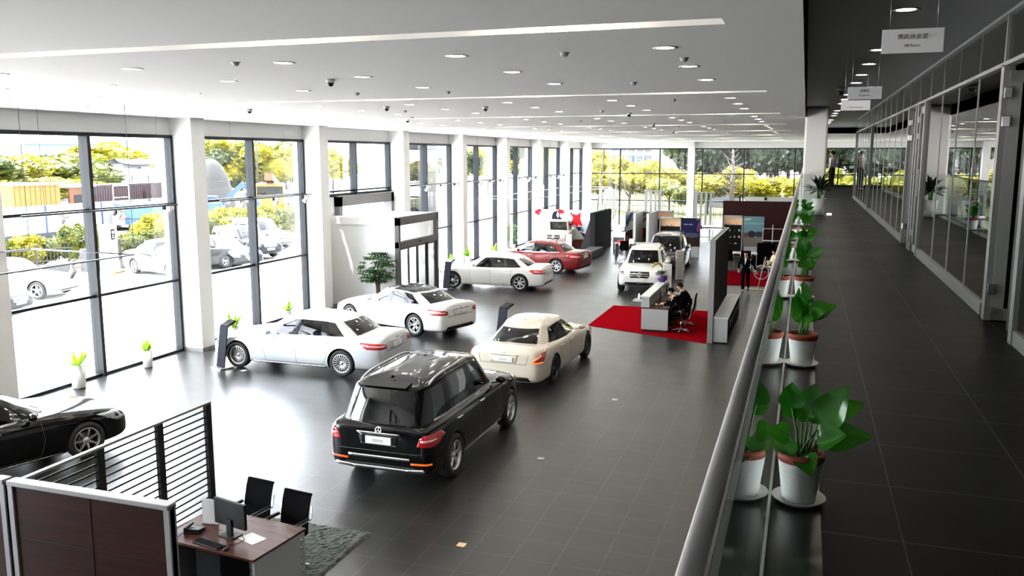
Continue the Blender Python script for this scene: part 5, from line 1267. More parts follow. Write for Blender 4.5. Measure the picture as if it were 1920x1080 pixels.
def person(name, label, loc, rz, J, clothes, headdir=(1, 0, 0), tilt=0., holding=None):
    """J: dict of joints in local metres, facing +x"""
    t = thing(name, label, 'person', loc, R(rz)); C_ = lambda k: tuple(J[k])
    ch = [[(C_('pelvis'), .13), (C_('belly'), .12), (C_('chest'), .135), (C_('neck'), .06), (C_('head0'), .055)]]
    for s_ in 'LR':
        ch.append([(C_('chest'), .135), (C_('sh'+s_), .06), (C_('el'+s_), .042), (C_('wr'+s_), .028)])
        ch.append([(C_('pelvis'), .13), (C_('hip'+s_), .085), (C_('kn'+s_), .055), (C_('an'+s_), .038), (C_('to'+s_), .035)])
    body = skinmesh(ch, skinm, 1)
    hm, T = head_mesh(C_('head'), headdir, tilt)
    hands = []
    for s_ in 'LR':
        w_ = V(J['wr'+s_]); e = V(J['el'+s_]); d = V(J.get('hd'+s_, (w_-e))).normalized(); side = d.cross(V((0, 0, 1))); side = side.normalized() if side.length > .2 else V((1, 0, 0)); up = side.cross(d)
        palm = w_+d*.075; chs = [[(tuple(w_), .024), (tuple(w_+d*.04), (.03)), (tuple(palm), .033)]]
        for q, L in zip((-.030, -.010, .010, .030), (.062, .075, .07, .055)):
            k0 = palm+side*q+d*.012; k1 = k0+d*L*.5-up*.008; k2 = k0+d*L*.85-up*.032; chs.append([(tuple(palm), .033), (tuple(k0), .010), (tuple(k1), .009), (tuple(k2), .008)])
        sg = 1 if s_ == 'L' else -1; tb = w_+d*.035+side*sg*.028; chs.append([(tuple(w_+d*.04), .03), (tuple(tb), .012), (tuple(tb+d*.03+side*sg*.02), .010), (tuple(tb+d*.055+side*sg*.02-up*.01), .009)])
        hands.append(skinmesh(chs, skinm, 1))
    obj('body', joinmesh('body', [body, hm]+hands, [skinm]), t)
    # hair cap
    h = MB(); n, m = 20, 10; vs = []; fs = []
    for i in range(m+1):
        th = pi*.56*i/m
        for k in range(n):
            a = 2*pi*k/n; rr = sin(th); x, y, z = rr*cos(a), rr*sin(a), cos(th); lim = 1.
            if x > .35 and z < .45: z = .45+.1*(z-.45)
            vs.append(((x*.103-.006), y*.083, z*.128 if z > 0 else z*.15))
    for i in range(m):
        for k in range(n): a = i*n+k; q = i*n+(k+1) % n; fs.append((a, q, q+n, a+n))
    h.add([tuple(T @ V(v)) for v in vs], fs, 0, True); h.build('hair', hairm, t)
    e = MB(); [e.ell(tuple(T @ V((.083, s_*.030, .008))), .006, .009, .005, 8, 6) for s_ in (-1, 1)]; e.build('eyes', eyem, t)
    e = MB(); e.ell(tuple(T @ V((.083, 0, -.055))), .005, .02, .005, 8, 6); e.build('mouth', lipm, t)
    up_, lo_ = clothes
    A = [[(C_('pelvis'), .155), (C_('belly'), .148), (C_('chest'), .162), (C_('neckb'), .085)]]
    for s_ in 'LR': A.append([(C_('chest'), .162), (C_('sh'+s_), .080), (C_('el'+s_), .060), (tuple(V(J['el'+s_]).lerp(V(J['wr'+s_]), .93)), .045)])
    obj('jacket' if up_ is suit else 'shirt', skinmesh(A, up_, 1), t)
    if up_ is suit:
        c_ = V(J['chest']); b = MB(); f = V((1, 0, 0)); nb = V(J['neckb'])
        b.add([tuple(nb+V((.085, -.04, .0))), tuple(nb+V((.085, .04, .0))), tuple(c_+V((.172, .0, -.10))), tuple(nb+V((.05, -.05, .03))), tuple(nb+V((.05, .05, .03))), tuple(c_+V((.155, 0, -.10)))], [(0, 1, 2), (3, 5, 4), (0, 3, 4, 1), (0, 2, 5, 3), (1, 4, 5, 2)], 0)
        b.build('shirt_front', shirt, t)
    B_ = []
    B_.append([(C_('belly'), .13), (C_('pelvis'), .145)])
    for s_ in 'LR': B_.append([(C_('pelvis'), .145), (C_('hip'+s_), .105), (C_('kn'+s_), .075), (tuple(V(J['kn'+s_]).lerp(V(J['an'+s_]), .95)), .062)])
    obj('trousers', skinmesh(B_[:1]+B_[1:], lo_, 1), t)
    for s_ in 'LR':
        a = V(J['an'+s_]); to = V(J['to'+s_]); d = (to-a); d.z = 0; d = d.normalized() if d.length > .01 else V((1, 0, 0))
        obj('shoe', skinmesh([[(tuple(a+V((0, 0, -.03))-d*.03), .045), (tuple(a+d*.08+V((0, 0, -.045))), .042), (tuple(a+d*.17+V((0, 0, -.05))), .032)]], shoem, 1), t)
    return t
def stand(k=1., **ov):
    J = dict(pelvis=(0, 0, .95), belly=(0, 0, 1.10), chest=(0, 0, 1.28), neckb=(0, 0, 1.43), neck=(0, 0, 1.47), head0=(.01, 0, 1.55), head=(.02, 0, 1.615),
             shL=(0, .19, 1.40), shR=(0, -.19, 1.40), elL=(-.02, .24, 1.12), elR=(-.02, -.24, 1.12), wrL=(.04, .25, .88), wrR=(.04, -.25, .88),
             hipL=(0, .095, .90), hipR=(0, -.095, .90), knL=(.02, .10, .50), knR=(.02, -.10, .50), anL=(0, .10, .085), anR=(0, -.10, .085), toL=(.15, .11, .035), toR=(.15, -.11, .035))
    J.update(ov); return {a: tuple(q*k for q in v) if k != 1. else v for a, v in J.items()}
walk = stand(.97, chest=(.02, 0, 1.28), knR=(.14, -.09, .52), anR=(.16, -.06, .10), toR=(.31, -.05, .06), knL=(-.02, .09, .50), anL=(-.22, .08, .16), toL=(-.10, .08, .05), elL=(-.10, .30, 1.14), wrL=(.02, .42, .92), elR=(.05, -.28, 1.13), wrR=(.20, -.24, .97), head=(.06, 0, 1.60))
person('walking_person', 'person in black suit and white shirt walking past the low cabinet', (-2.06, 35.1, 0), -100, walk, (suit, suit), (1, .1, -.1))
view = stand(.98, elR=(.12, -.23, 1.16), wrR=(.28, -.10, 1.10), elL=(-.03, .22, 1.12), wrL=(.05, .20, .90))
person('standing_person', 'person in white shirt and dark trousers standing at the far end of the gallery', (1.09, 40.2, GZ), 150, view, (shirt, mat('trousers_dark', (.012, .012, .014), .8)), (1, .1, 0))
def seat(lean, z0=.0):
    return dict(pelvis=(-.05, 0, .62), belly=(-.03, 0, .76), chest=(.06+lean, 0, .95), neckb=(.10+lean*1.3, 0, 1.09), neck=(.12+lean*1.4, 0, 1.12), head0=(.15+lean*1.5, 0, 1.18), head=(.18+lean*1.6, 0, 1.25),
                shL=(.07+lean, .19, 1.06), shR=(.07+lean, -.19, 1.06), elL=(.20+lean, .24, .86), elR=(.20+lean, -.24, .86), wrL=(.46+lean, .12, .86), wrR=(.46+lean, -.12, .86), hdL=(1, -.2, -.1), hdR=(1, .2, -.1),
                hipL=(0, .10, .60), hipR=(0, -.10, .60), knL=(.42, .13, .55), knR=(.42, -.13, .55), anL=(.40, .13, .10), anR=(.40, -.13, .10), toL=(.55, .13, .04), toR=(.55, -.13, .04))
person('seated_person', 'person in black suit bending over a phone, the nearer of the two seated at reception', (-3.40, 26.35, .014), 178, seat(.10), (suit, suit), (1, 0, -.5))
person('seated_person', 'person in black suit looking down, the farther of the two seated at reception', (-3.38, 27.45, .014), 176, seat(.04), (suit, suit), (1, 0, -.3))
b = MB(); b.box(-.07, .07, -.035, .035, 0, .01, 0, None, .003); o = b.build('mobile_phone', white); o.location = (-3.97, 26.33, .872); o.rotation_euler = (0, .3, 0); tag(o, 'white phone held by the nearer seated person', 'phone')
mop = stand(.95, elL=(.16, .22, 1.15), wrL=(.34, .10, 1.20), elR=(.12, -.24, 1.08), wrR=(.30, -.08, 1.0))
person('person_with_mop', 'person mostly hidden behind the handrail holding a dust mop', (-1.02, 36.4, 0), 200, mop, (mat('jacket_beige', (.45, .36, .22), .8), mat('trousers_navy', (.02, .02, .04), .8)), (1, 0, -.3))
# ------------------------------------------------------------------ outdoors
yel = leafmat('leaf_yellow', (.24, .21, .002), (.12, .12, .002), .6, .35); yg = leafmat('leaf_yellow_green', (.10, .105, .0035), (.035, .055, .005), .6, .3)
dg = leafmat('leaf_forest_green', (.020, .032, .016), (.008, .015, .009), .7, .2); mg = leafmat('leaf_mid_green', (.030, .045, .007), (.012, .022, .004), .7, .25)
barko = mat('bark_outdoor', (.02, .015, .012), .9, bump=.5, bscale=10)
def crown_mesh(seed, n, m, ls=.22, lumps=9):
    r_ = random.Random(seed); b = MB(); L = [(V((r_.uniform(-.55, .55), r_.uniform(-.55, .55), r_.uniform(-.45, .6))), r_.uniform(.28, .5)) for _ in range(lumps)]
    for _ in range(n):
        c, rr = r_.choice(L); d = V((r_.gauss(0, 1), r_.gauss(0, 1), r_.gauss(0, 1))).normalized(); p = c+d*rr*r_.uniform(.75, 1.05); a = r_.uniform(.5, 1.1)*ls
        u = (d.orthogonal().normalized()*cos(r_.uniform(0, 6))+d*r_.uniform(-.5, .5)).normalized(); w = u.cross(V((r_.gauss(0, 1), r_.gauss(0, 1), r_.gauss(0, 1)))).normalized()
        b.add([p-u*a*.5, p+w*a*.35, p+u*a*.5, p-w*a*.35], [(0, 1, 2, 3)], 0)
    for c, rr in L: b.ell(tuple(c), rr*.78, rr*.78, rr*.78, 12, 8)  # solid lumps added inside the crown to block bright sky between leaves
    me = bpy.data.meshes.new('crown'); me.from_pydata([tuple(v) for v in b.v], [], b.f); me.materials.append(m); return me
CR = {}
def crown(kind, v):
    if (kind, v) not in CR:
        m = dict(y=yel, g=yg, d=dg, m=mg)[kind]; CR[(kind, v)] = crown_mesh(v*7+ord(kind), 2600, m, .16)
    return CR[(kind, v)]
b = MB(); b.tube([(0, 0, 0), (.03, .02, .5), (0, 0, 1)], [.05, .04, .02], 8); b.tube([(.02, 0, .5), (.3, .1, .85)], [.025, .01], 6); b.tube([(.02, 0, .4), (-.3, .15, .8)], [.025, .01], 6); trk = b.mesh('trunk', [barko])
TN = 0
def tree(x, y, h, rx, kind, label, group, name='tree', base=None, z0=-.02):
    global TN; TN += 1
    t = thing(name, label, 'tree' if name == 'tree' else 'bush', (x, y, z0), RND.uniform(0, 6), group)
    if name == 'tree':
        o = obj('trunk', trk, t); o.scale = (h*.5, h*.5, h*.6); c = obj('crown', crown(kind, TN % 3), t); c.location = (0, 0, h*.62); c.scale = (rx, rx, h*.40)
    else:
        c = obj('foliage', crown(kind, TN % 3), t); c.location = (0, 0, h*.5); c.scale = (rx, rx, h*.55)
    return t
def G(px, py, z=0.):
    """the ground point that lies under a direction given in the photograph's frame"""
    p = R(8.75); yw = R(18.7); f = V((-sin(yw)*cos(p), cos(yw)*cos(p), -sin(p))); r = V((cos(yw), sin(yw), 0)); u = r.cross(f); d = f+r*((px-960)/1612)-u*((py-540)/1612)
    return V((0, 0, 5.4))+d*((z-5.4)/d.z)
# yellow shrubs behind the iron fence
for i in range(20):
    f = i/19; x = -34.6+4.2*f-(.0 if i % 2 else .5); y = 27+26*f; tree(x-.9-(2.5*max(0, f-.4)), y, 1.7+RND.uniform(-.2, .5), 1.25, 'g' if i % 3 else 'y', 'yellow-green bush behind the iron fence outside', 'bushes behind the iron fence', 'bush')
for i in range(7): tree(-38.5+RND.uniform(-.5, .5), 44+i*2.1, 1.9, 1.4, 'y', 'bright yellow bush beyond the parked cars', 'yellow bushes beyond the parked cars', 'bush')
ironm = mat('iron_fence_green', (.008, .011, .010), .5); wallp = mat('pale_render', (.05, .052, .055), .8)
def iron_fence(p0, p1, label):
    t = thing('iron_fence', label, 'fence', (p0[0], p0[1], 0)); d = V((p1[0]-p0[0], p1[1]-p0[1], 0)); L = d.length; t.rotation_euler = (0, 0, atan2(d.y, d.x))
    b = MB(); b.box(0, L, -.12, .12, -.02, .45); b.build('base_wall', wallp, t)
    b = MB(); n = int(L/.16)
    for i in range(n): b.box(i*.16, i*.16+.025, -.012, .012, .45, 1.38 if i % 2 else 1.30)
    b.box(0, L, -.015, .015, .60, .63); b.box(0, L, -.015, .015, 1.15, 1.18); b.build('bars', ironm, t)
    k = 0
    while k*2.6 < L: b = MB(); b.box(k*2.6-.04, k*2.6+.04, -.04, .04, .45, 1.42); b.build('post', ironm, t); k += 1
iron_fence((-34.0, 27.5), (-32.3, 31.4), 'dark iron bar fence left of the white gate pillar outside'); iron_fence((-31.3, 33.2), (-29.6, 41.0), 'dark iron bar fence right of the white gate pillar outside')
t = thing('gate_pillar', 'tall white pillar with a small black sign beside the iron fence outside', 'pillar', (-31.4, 32.6, 0)); b = MB(); b.box(-.28, .28, -.28, .28, -.02, 2.15); b.build('shaft', white, t)
b = MB(); b.box(.28, .30, -.12, .12, 1.45, 1.95); pl_ = b.build('black_plate', blackg, t); b = MB(); b.lathe([(.03, 0), (.07, 0), (.07, .006), (.03, .006)], 16, 0, M4.Translation(V((.30, 0, 1.8))) @ M4.Rotation(pi/2, 4, 'Y')); b.box(.30, .304, -.06, .06, 1.52, 1.58); b.box(.30, .304, -.03, .03, 1.62, 1.68); b.build('plate_mark', white, pl_)
b = MB(); b.box(-.25, .25, -.35, .35, -.02, 1.05); o = b.build('low_pillar', wallp); o.location = (-31.9, 31.9, 0); tag(o, 'low grey pillar left of the tall white gate pillar', 'pillar')
# hoarding, sheds, gate buildings
hoard = mat('hoarding_white', (.16, .165, .175), .6); hb = mat('hoarding_blue', (.012, .03, .09), .5)
t = thing('hoarding', 'long white site hoarding with blue posts beyond the road', 'fence', (-47.5, 20, 0)); b = MB(); b.box(-.05, .05, 0, 60, .35, 2.15); b.build('boards', hoard, t); b = MB(); b.box(-.08, .12, 0, 60, -.02, .35); b.build('plinth', mat('hoarding_plinth', (.014, .017, .022), .8), t)
for k in range(13): b = MB(); b.box(.05, .10, k*4.8, k*4.8+.10, .3, 2.15); b.build('blue_post', hb, t)
yc = mat('yellow_sheet', (.12, .065, .002), .6)
t = thing('yellow_shed', 'yellow metal shed behind the white hoarding', 'shed', (-60.5, 53.0, 0)); b = MB(); b.box(0, .2, 0, 4.6, 0, 3.0); b.box(-4, 0, 4.4, 4.6, 0, 3); b.box(-4, 0, 0, .2, 0, 3); b.build('shed_walls', yc, t)
b = MB(); b.box(-4.2, .5, -.3, 4.9, 3.0, 3.12); b.build('shed_roof', white, t); b = MB(); [b.box(.2, .23, .1+i*.5, .13+i*.5, 0, 3) for i in range(9)]; b.build('rib', mat('yellow_rib', (.07, .04, .003), .6), t)
t = thing('orange_shed', 'small orange shed with grey door right of the yellow shed', 'shed', (-60.5, 58.6, 0)); b = MB(); b.box(0, .2, 0, 2.2, 0, 2.7); b.build('shed_walls', mat('orange_sheet', (.07, .022, .004), .6), t); b = MB(); b.box(.2, .25, .5, 1.6, 0, 2.0); b.build('shed_door', dgrey, t); b = MB(); b.box(-.5, .6, -.3, 2.6, 2.7, 2.95); b.build('shed_roof', white, t)
mar = mat('maroon_sheet', (.016, .006, .0085), .6)
for k, (x, y, l) in enumerate([(-61, 62.0, 'left'), (-61, 68.6, 'middle'), (-61, 75.2, 'right')]):
    t = thing('shipping_container', 'maroon ribbed container beyond the hoarding, the %s one of three' % l, 'container', (x, y, 0)); b = MB(); b.box(-2.4, 0, 0, 6.1, 0, 2.75); [b.box(0, .05, .2+i*.3, .32+i*.3, .1, 2.6) for i in range(20)]; b.build('box_body', mar, t)
    b = MB(); b.box(.05, .08, 2.2, 2.3, .2, 2.7); b.box(.05, .08, 4.2, 4.3, .2, 2.7); b.box(.05, .08, 2.2, 4.3, 2.6, 2.7); b.box(.05, .08, 2.2, 4.3, 1.5, 1.56); b.build('window_frame', white, t)
t = thing('site_building', 'low white site building above the yellow shed', 'building', (-84, 76, 0)); b = MB(); b.box(-6, 0, 0, 22, 0, 3.6); b.build('building_wall', hoard, t)
for k in range(7): b = MB(); b.box(0, .1, 1+k*3, 2.4+k*3, 1.6, 2.8); b.build('window', mat('blue_glass_far', (.03, .05, .07), .3), t)
roofm = mat('grey_roof_tile', (.05, .06, .075), .7)
def pavilion(x, y, w, d, h, label, arch=True):
    t = thing('gate_pavilion', label, 'building', (x, y, 0)); b = MB(); b.box(-d, 0, 0, w*.3, 0, h); b.box(-d, 0, w*.7, w, 0, h); b.box(-d, 0, w*.3, w*.7, h*.6, h); b.build('building_wall', mat('gate_wall_pale', (.11, .11, .115), .8), t)
    b = MB(); P = []
    for i in range(13):
        f = i/12; yy = -w*.14+w*1.28*f; up_ = 1.0*(abs(f-.5)*2)**3*.9
        P.append([(1.4, yy, h+up_*.8), (.2, yy, h+.55+up_*.6), (-d/2, yy*.0+w/2+(yy-w/2)*.8, h+1.7+up_*.5), (-d-1.4, yy, h+up_*.8)])
    b.grid(P); b.grid([[(p[0], p[1], p[2]-.28) for p in r] for r in P], 0, True, True); b.build('curved_roof', roofm, t)
    b = MB(); b.tube([(-d/2, w*.08, h+1.95), (-d/2, w*.5, h+1.7), (-d/2, w*.92, h+1.95)], .16, 8); b.build('roof_ridge', white, t); return t
def at_dist(px, D):
    """ground point at horizontal distance D in the direction of the photo column px, horizon row"""
    q = G(px, 400); f = D/sqrt(q.x*q.x+q.y*q.y); return q.x*f, q.y*f
for px, D, w, d, h, l in [(222, 150, 11, 5, 6.3, 'pale gate pavilion with swept grey roof, the left one outside'), (262, 152, 14, 6, 9.3, 'tall pale gate pavilion with swept grey roof, the highest outside'), (300, 150, 11, 5, 6.3, 'pale gate pavilion with swept grey roof, the right one outside'), (178, 140, 10, 5, 2.8, 'long low wall building with grey tiled roof left of the gate')]:
    x, y = at_dist(px, D); q = pavilion(x, y-w*.22, w, d, h, l); q.scale = (.43,)*3
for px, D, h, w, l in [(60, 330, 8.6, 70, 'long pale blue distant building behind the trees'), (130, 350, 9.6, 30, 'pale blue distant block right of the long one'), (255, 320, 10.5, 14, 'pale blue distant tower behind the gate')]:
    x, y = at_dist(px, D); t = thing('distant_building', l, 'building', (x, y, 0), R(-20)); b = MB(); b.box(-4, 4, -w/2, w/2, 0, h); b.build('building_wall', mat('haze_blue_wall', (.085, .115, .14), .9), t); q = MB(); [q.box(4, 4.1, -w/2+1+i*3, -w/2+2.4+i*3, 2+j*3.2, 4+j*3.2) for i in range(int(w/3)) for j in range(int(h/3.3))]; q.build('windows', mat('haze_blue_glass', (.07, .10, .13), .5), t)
for k, (px, D, h, rx, kd) in enumerate([(10, 100, 9, 5.5, 'y'), (35, 112, 9.4, 6, 'g'), (60, 105, 8.6, 5.5, 'y'), (85, 118, 9.2, 6, 'm'), (108, 108, 9.8, 6, 'g'), (128, 120, 8.6, 5.5, 'm'), (150, 104, 7.0, 5, 'g'), (45, 90, 5.2, 4.5, 'y'), (92, 92, 5.4, 4, 'y'), (135, 95, 5.2, 4, 'y'), (12, 86, 4.4, 4, 'g'), (190, 190, 12, 8, 'y'), (215, 200, 13.5, 8, 'y'), (250, 205, 8, 6, 'y'), (-40, 95, 9, 6, 'g')]):
    x, y = at_dist(px, D); tree(x, y, h*.66, rx, kd, 'rounded yellow-green tree in the grove beyond the hoarding', 'trees beyond the hoarding')
for k, (px, D, h, rx, kd) in enumerate([(400, 95, 9.5, 4.5, 'y'), (425, 100, 8.6, 4.5, 'g'), (445, 92, 8.2, 4, 'm'), (485, 90, 8.4, 4.5, 'y'), (505, 96, 9.4, 4.5, 'g'), (540, 100, 8, 4, 'y'), (625, 110, 7.8, 4, 'y'), (770, 120, 8.2, 4, 'g'), (790, 115, 6.6, 3.5, 'm'), (875, 120, 8, 4, 'm'), (915, 125, 8.6, 4, 'y'), (985, 130, 9, 5, 'm'), (1045, 120, 8.5, 4, 'y'), (1080, 110, 8, 4, 'y')]):
    x, y = at_dist(px, D); tree(x, y, h*.85, rx, kd, 'yellow-green tree seen through the farther window bays', 'trees outside the farther bays')
x, y = at_dist(398, 78); t = thing('spoil_heap', 'grey covered heap seen through the second window bay', 'heap', (x, y, 0)); b = MB(); b.ell((0, 0, 0), 2.0, 2.0, 5.2, 20, 12); b.build('heap_body', mat('grey_tarpaulin', (.022, .022, .021), .8, bump=1, bscale=3), t)
# yellow crane truck and blue truck
x, y = at_dist(515, 84); t = thing('crane_truck', 'yellow mobile crane truck beyond the hoarding in the second bay', 'truck', (x, y, 0), R(-60)); b = MB(); b.box(-4.5, 2.5, -1.2, 1.2, 1.0, 1.9); b.box(2.5, 4.6, -1.2, 1.2, .9, 3.0, 0, None, .15); b.build('truck_body', yc, t)
b = MB(); b.bar((-4, 0, 2.4), (5.5, 0, 3.6), .7, .6); b.build('crane_boom', mat('boom_orange', (.06, .022, .002), .5), t); b = MB(); b.box(3.0, 4.62, -1.1, 1.1, 1.9, 2.7); b.build('cab_window', blackg, t)
for xx in (-3.5, -2.2, 1.0, 3.4):
    for s_ in (-1, 1): b = MB(); b.lathe([(.0005, -.15), (.5, -.15), (.5, .15), (.0005, .15)], 20, 0, M4.Translation(V((xx, s_*1.1, .5))) @ M4.Rotation(pi/2, 4, 'X')); b.build('wheel', rubber, t)
blu = mat('truck_blue', (.010, .045, .095), .5)
p = G(404, 432); t = thing('excavator', 'blue excavator beyond the bushes in the second window bay', 'excavator', (p.x-3, p.y+3, 0), R(30)); b = MB(); b.box(-1.4, 1.2, -1.1, 1.1, .8, 1.9, 0, None, .1); b.box(-1.2, .1, -1.0, .1, 1.9, 3.0, 0, None, .1); b.build('machine_body', blu, t)
b = MB(); b.bar((1, 0, 1.6), (2.8, 0, 3.3), .4, .35); b.bar((2.8, 0, 3.3), (4.0, 0, 1.4), .3, .3); b.prism([(3.6, 1.5), (4.4, 1.5), (4.3, .5), (3.4, .7)], 'y', -.45, .45); b.build('digger_arm', blu, t)
for s_ in (-1, 1): b = MB(); b.box(-1.6, 1.6, s_*.95-.25, s_*.95+.25, 0, .75, 0, None, .3); b.build('track', dgrey, t)
p = G(300, 428); t = thing('tarpaulin_truck', 'light blue covered truck parked before the maroon containers', 'truck', (p.x, p.y, 0), R(75)); b = MB(); b.box(-3, 3, -1.1, 1.1, .9, 2.0, 0, None, .08); b.build('truck_cover', mat('cover_sky_blue', (.03, .075, .11), .6), t); b = MB(); b.box(-3.1, 4.5, -1.1, 1.1, .5, .9); b.build('truck_bed', blu, t); b = MB(); b.box(3.1, 4.6, -1.1, 1.1, .9, 2.3, 0, None, .1); b.build('truck_cab', blu, t)
for xx in (-2, 2.6):
    for s_ in (-1, 1): b = MB(); b.lathe([(.0005, -.15), (.45, -.15), (.45, .15), (.0005, .15)], 20, 0, M4.Translation(V((xx, s_, .45))) @ M4.Rotation(pi/2, 4, 'X')); b.build('wheel', rubber, t)
# parked cars outside
out_white = paintm('outside_white_paint', (.30, .31, .33), .3); out_grey = paintm('outside_grey_paint', (.022, .023, .026), .4, coat=0., spec=.15); out_dark = paintm('outside_dark_paint', (.010, .012, .016), .3, coat=0., spec=.2)
def oc(label, paint, x, y, hd, **k): c = car(k.pop('name', 'sedan_car'), label, paint, detail=False, **k); place(c, x, y, hd); return c
oc('white sedan parked outside at the left edge, its nose towards the iron fence', out_white, -29.0, 25.3, 12, style='five', L=4.8)
oc('dark car outside at the lower left window, mostly cut by the column', out_grey, -27.4, 21.6, 10, style='five')
oc('grey SUV parked outside beside the first pier with its tail lamp showing', out_grey, -27.6, 33.7, 70, kind='suv', L=4.6, W=1.85, H=1.62, wb=2.75, ro=.9, wr=.36, style='five', name='suv_car')
oc('white sedan with black wheels outside at the left of the second bay', out_white, -27.6, 32.2, -18, style='five', L=4.7)
oc('dark sedan outside in the middle of the second bay', out_dark, -27.5, 36.0, -18, style='five', L=4.9)
oc('dark estate SUV outside behind the dark sedan in the second bay', out_dark, -28.6, 39.3, -20, kind='suv', L=4.7, W=1.88, H=1.66, wb=2.8, ro=.93, wr=.36, style='seven', name='suv_car')
oc('pale SUV outside at the right of the second bay', out_white, -30.5, 43.5, -20, kind='suv', L=4.6, W=1.85, H=1.75, wb=2.7, ro=.93, wr=.36, style='seven', name='suv_car')
p = G(240, 432); oc('small silver van parked across the road before the hoarding', out_white, p.x+.3, p.y+1.2, 75, kind='suv', L=4.2, W=1.7, H=1.85, wb=2.6, ro=.8, wr=.32, rr=.2, style='five', name='van')
oc('dark car outside seen above the entrance doors', out_dark, -27.0, 60.5, -20, style='five')
for i, (x, y) in enumerate([(-29.6, 33.6), (-29.0, 35.3), (-30.2, 31.8), (-28.6, 37)]): b = MB(); b.box(-.12, .12, -.45, .45, -.02, .07, 0, None, .03); o = b.build('parking_kerb', mat('kerb_yellow', (.10, .075, .01), .6)); o.location = (x, y, 0); o.rotation_euler = (0, 0, .2); tag(o, 'short yellow parking kerb on the forecourt outside', 'kerb', 'yellow parking kerbs outside')
for px, D, h, l in [(486, 80, 9.0, 'curved street lamp outside the second bay'), (322, 120, 16, 'thin tall pole right of the gate pavilion')]:
    x, y = at_dist(px, D); b = MB(); b.tube([(0, 0, 0), (0, 0, h*.8), (-.3, -.1, h*.93), (-1.0, -.4, h*.97), (-1.8, -.8, h*.93)] if h < 10 else [(0, 0, 0), (0, 0, h)], .07, 8); o = b.build('street_lamp' if h < 10 else 'flag_pole', mat('pole_grey', (.03, .03, .03), .5)); o.location = (x, y, 0); tag(o, l, 'street lamp' if h < 10 else 'pole')
# neighbouring porch column outside bay four
t = thing('porch_column', 'wide pale outdoor column with dark glass seen through the fourth bay', 'column', (-21.5, 47.6, 0)); b = MB(); b.box(-.5, .5, -.5, .5, -.02, 8.5); b.build('shaft', mat('porch_pale', (.06, .065, .07), .7), t); b = MB(); b.box(-.45, -.35, -1.6, -.5, -.02, 8); b.build('dark_panel', mat('porch_dark', (.006, .008, .008), .4), t)
# beyond the far windows
for i, (x, y, h, rx, kd) in enumerate([(-24, 84, 5.2, 3.0, 'y'), (-20, 82, 4.6, 3.0, 'y'), (-16.3, 84, 5.6, 3.2, 'y'), (-12.2, 83, 4.4, 3.0, 'y'), (-8.5, 82, 4.2, 2.8, 'y'), (-5.6, 83, 4.6, 2.9, 'y'), (-2.6, 84, 3.6, 2.8, 'y'), (.5, 83, 3.9, 2.8, 'y'), (3.5, 84, 4.6, 2.8, 'y'), (-27, 92, 7, 3.4, 'y'), (-21.5, 95, 5.5, 2.4, 'y'), (-10, 80, 3.3, 2.4, 'g'), (6.5, 86, 5, 3, 'y')]):
    tree(x, y, h, rx, kd, 'bright yellow tree right outside the far windows', 'yellow trees outside the far windows')
for i in range(14):
    x = -13.5+i*1.9+RND.uniform(-.5, .5); tree(x, 100+RND.uniform(0, 10), RND.uniform(9.5, 13.5), RND.uniform(3.4, 4.6), 'd' if i % 3 else 'm', 'tall dark green tree in the row behind the yellow trees', 'dark green trees behind the yellow ones')
for i in range(6):
    tree(-11+i*3.8, 118, RND.uniform(10, 15), 6, 'd', 'tall dark green tree in the row behind the yellow trees', 'dark green trees behind the yellow ones')
b = MB(); b.tube([(0, 0, 0), (.05, 0, 3.5), (-.05, 0, 7)], [.25, .17, .05], 8); r_ = random.Random(8)
for k in range(26):
    z = 1.5+k*.2; a = k*2.4; L = 1.7*(1-(z-1.5)/6.5); b.tube([(0, 0, z), (cos(a)*L*.6, sin(a)*L*.6, z+L*.35), (cos(a)*L, sin(a)*L, z+L*.8)], [.06, .035, .012], 5)
o = b.build('bare_tree', mat('bare_bark_pale', (.055, .040, .035), .8)); o.location = (-6.2, 80, 0); tag(o, 'bare pale tree among the yellow and green ones outside the far windows', 'tree')
t = thing('street_building', 'white building with coloured window signs left outside the far windows', 'building', (-27.5, 118, 0)); b = MB(); b.box(0, 13, 0, 8, 0, 14); b.build('building_wall', mat('building_white', (.14, .13, .12), .8), t)
for j in range(6):
    for i in range(5):
        c = random.Random(i*7+j).choice([(.10, .02, .05), (.03, .05, .11), (.04, .06, .09), (.035, .05, .07)]) if j > 3 else (.035, .05, .085)
        b = MB(); b.box(2+i*1.15, 2.85+i*1.15, -.1, 0, 3.2+j*1.45, 4.0+j*1.45); b.build('window', mat('sign_%d_%d' % (int(c[0]*100), int(c[2]*100)), c, .5), t)
t = thing('pale_tower', 'pale block behind the trees in the middle of the far windows', 'building', (-12.9, 125, 0)); b = MB(); b.box(0, 2.2, 0, 4, 0, 14); b.build('building_wall', mat('tower_pale', (.045, .05, .05), .8), t)
t = thing('wooden_hut_roof', 'dark pitched roof hut among the yellow trees outside the far windows', 'hut', (-9.5, 92, 0)); b = MB(); b.box(0, 3, 0, 3, 0, 2.6); b.build('hut_wall', wallp, t); b = MB(); b.prism([(-.6, 2.6), (3.6, 4.6), (3.6, 4.8), (-.8, 2.7)], 'y', -.4, 3.4); b.build('hut_roof', mat('hut_roof_dark', (.007, .008, .01), .7), t)
t = thing('rear_fence', 'low pale railing fence outside below the yellow trees', 'fence', (-20, 76, 0)); b = MB(); [b.box(i*.4, i*.4+.05, 0, .04, 0, 1.2) for i in range(60)]; b.box(0, 24, 0, .04, 1.0, 1.06); b.build('bars', mat('pale_iron', (.03, .035, .02), .6), t)
b = MB(); b.tube([(0, 0, 0), (.9, 0, 9)], .05, 6); o = b.build('leaning_pole', dgrey); o.location = (-17.2, 74, 0); tag(o, 'thin dark leaning pole outside the far windows', 'pole')
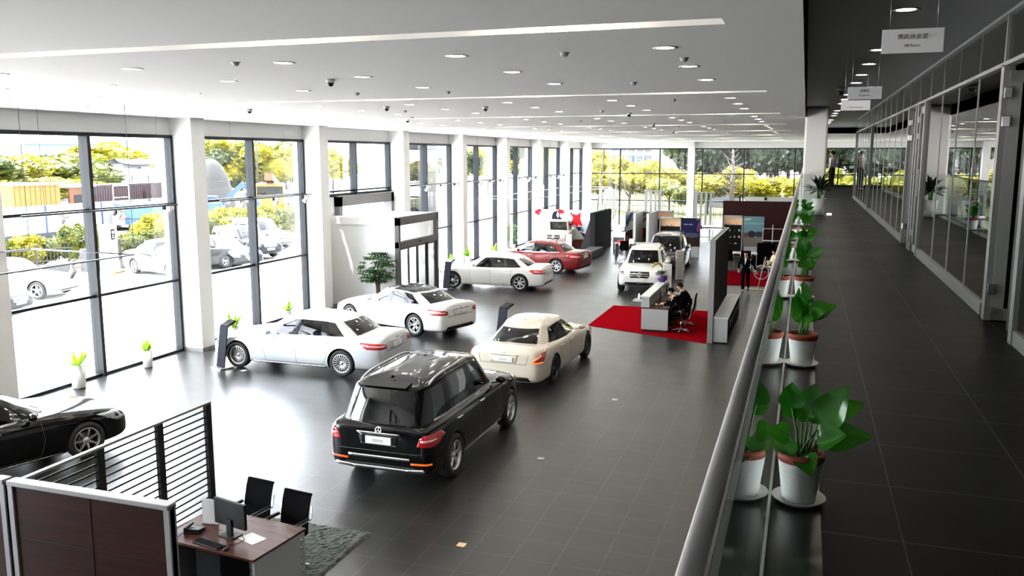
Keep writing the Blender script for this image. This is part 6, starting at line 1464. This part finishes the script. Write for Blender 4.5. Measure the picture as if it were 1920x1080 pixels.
b = MB(); b.box(-26, 14, 69, 240, -.02, .03); o = b.build('lawn', mat('lawn_yellow', (.07, .075, .01), .9, var=.3, vscale=1)); o['kind'] = 'structure'
# ------------------------------------------------------------------ light, camera
w = bpy.data.worlds.new('sky'); SC.world = w; w.use_nodes = True; nt = w.node_tree
bg = nt.nodes['Background']; sk = nt.nodes.new('ShaderNodeTexSky'); sk.sky_type = 'NISHITA'; sk.sun_disc = False
sk.sun_elevation = R(62); sk.sun_rotation = R(-60); sk.air_density = 1.; sk.dust_density = 1.5; sk.ozone_density = 1.
hs = nt.nodes.new('ShaderNodeHueSaturation'); hs.inputs['Saturation'].default_value = .35; nt.links.new(sk.outputs[0], hs.inputs['Color']); nt.links.new(hs.outputs[0], bg.inputs[0]); bg.inputs[1].default_value = SKY
l = bpy.data.lights.new('sun', 'SUN'); l.energy = SUN; l.angle = R(.6); l.color = (1, .96, .9); o = bpy.data.objects.new('sun', l); COL.objects.link(o)
d = V((sin(R(28))*1.0, cos(R(28))*-.15+.45, -2.2)); d = V((.55, .45, -1.9)); o.rotation_euler = d.to_track_quat('-Z', 'Y').to_euler()
for k in range(NB+1):
    a = 19.95+PER*(k-2); e = 19.40+PER*(k-1)
    if k == 3 or a > YF: continue
    l = bpy.data.lights.new('window_portal', 'AREA'); l.shape = 'RECTANGLE'; l.size = e-a; l.size_y = 5.9; l.cycles.is_portal = True
    o = bpy.data.objects.new('window_portal', l); COL.objects.link(o); o.location = (XW-.2, (a+e)/2, 3); o.rotation_euler = (pi/2, 0, pi/2); o.rotation_euler = V((1, 0, 0)).to_track_quat('-Z', 'Z').to_euler()
cd = bpy.data.cameras.new('camera'); co = bpy.data.objects.new('camera', cd); COL.objects.link(co)
co.location = (0, 0, 5.4); cd.sensor_width = 36; cd.lens = 36*1612/1920; cd.clip_end = 900; cd.clip_start = .05
co.rotation_euler = (R(90-8.75), 0, R(18.7)); SC.camera = co
SC.view_settings.view_transform = 'Standard'; SC.view_settings.look = 'None'; SC.view_settings.gamma = 1; SC.view_settings.use_curve_mapping = False
SC.view_settings.exposure = EXPO
SC.cycles.use_denoising = True; SC.cycles.max_bounces = 10; SC.cycles.transparent_max_bounces = 24; SC.cycles.sample_clamp_indirect = 8; SC.cycles.caustics_reflective = False; SC.cycles.caustics_refractive = False
SC.cycles.diffuse_bounces = 5; SC.cycles.glossy_bounces = 4
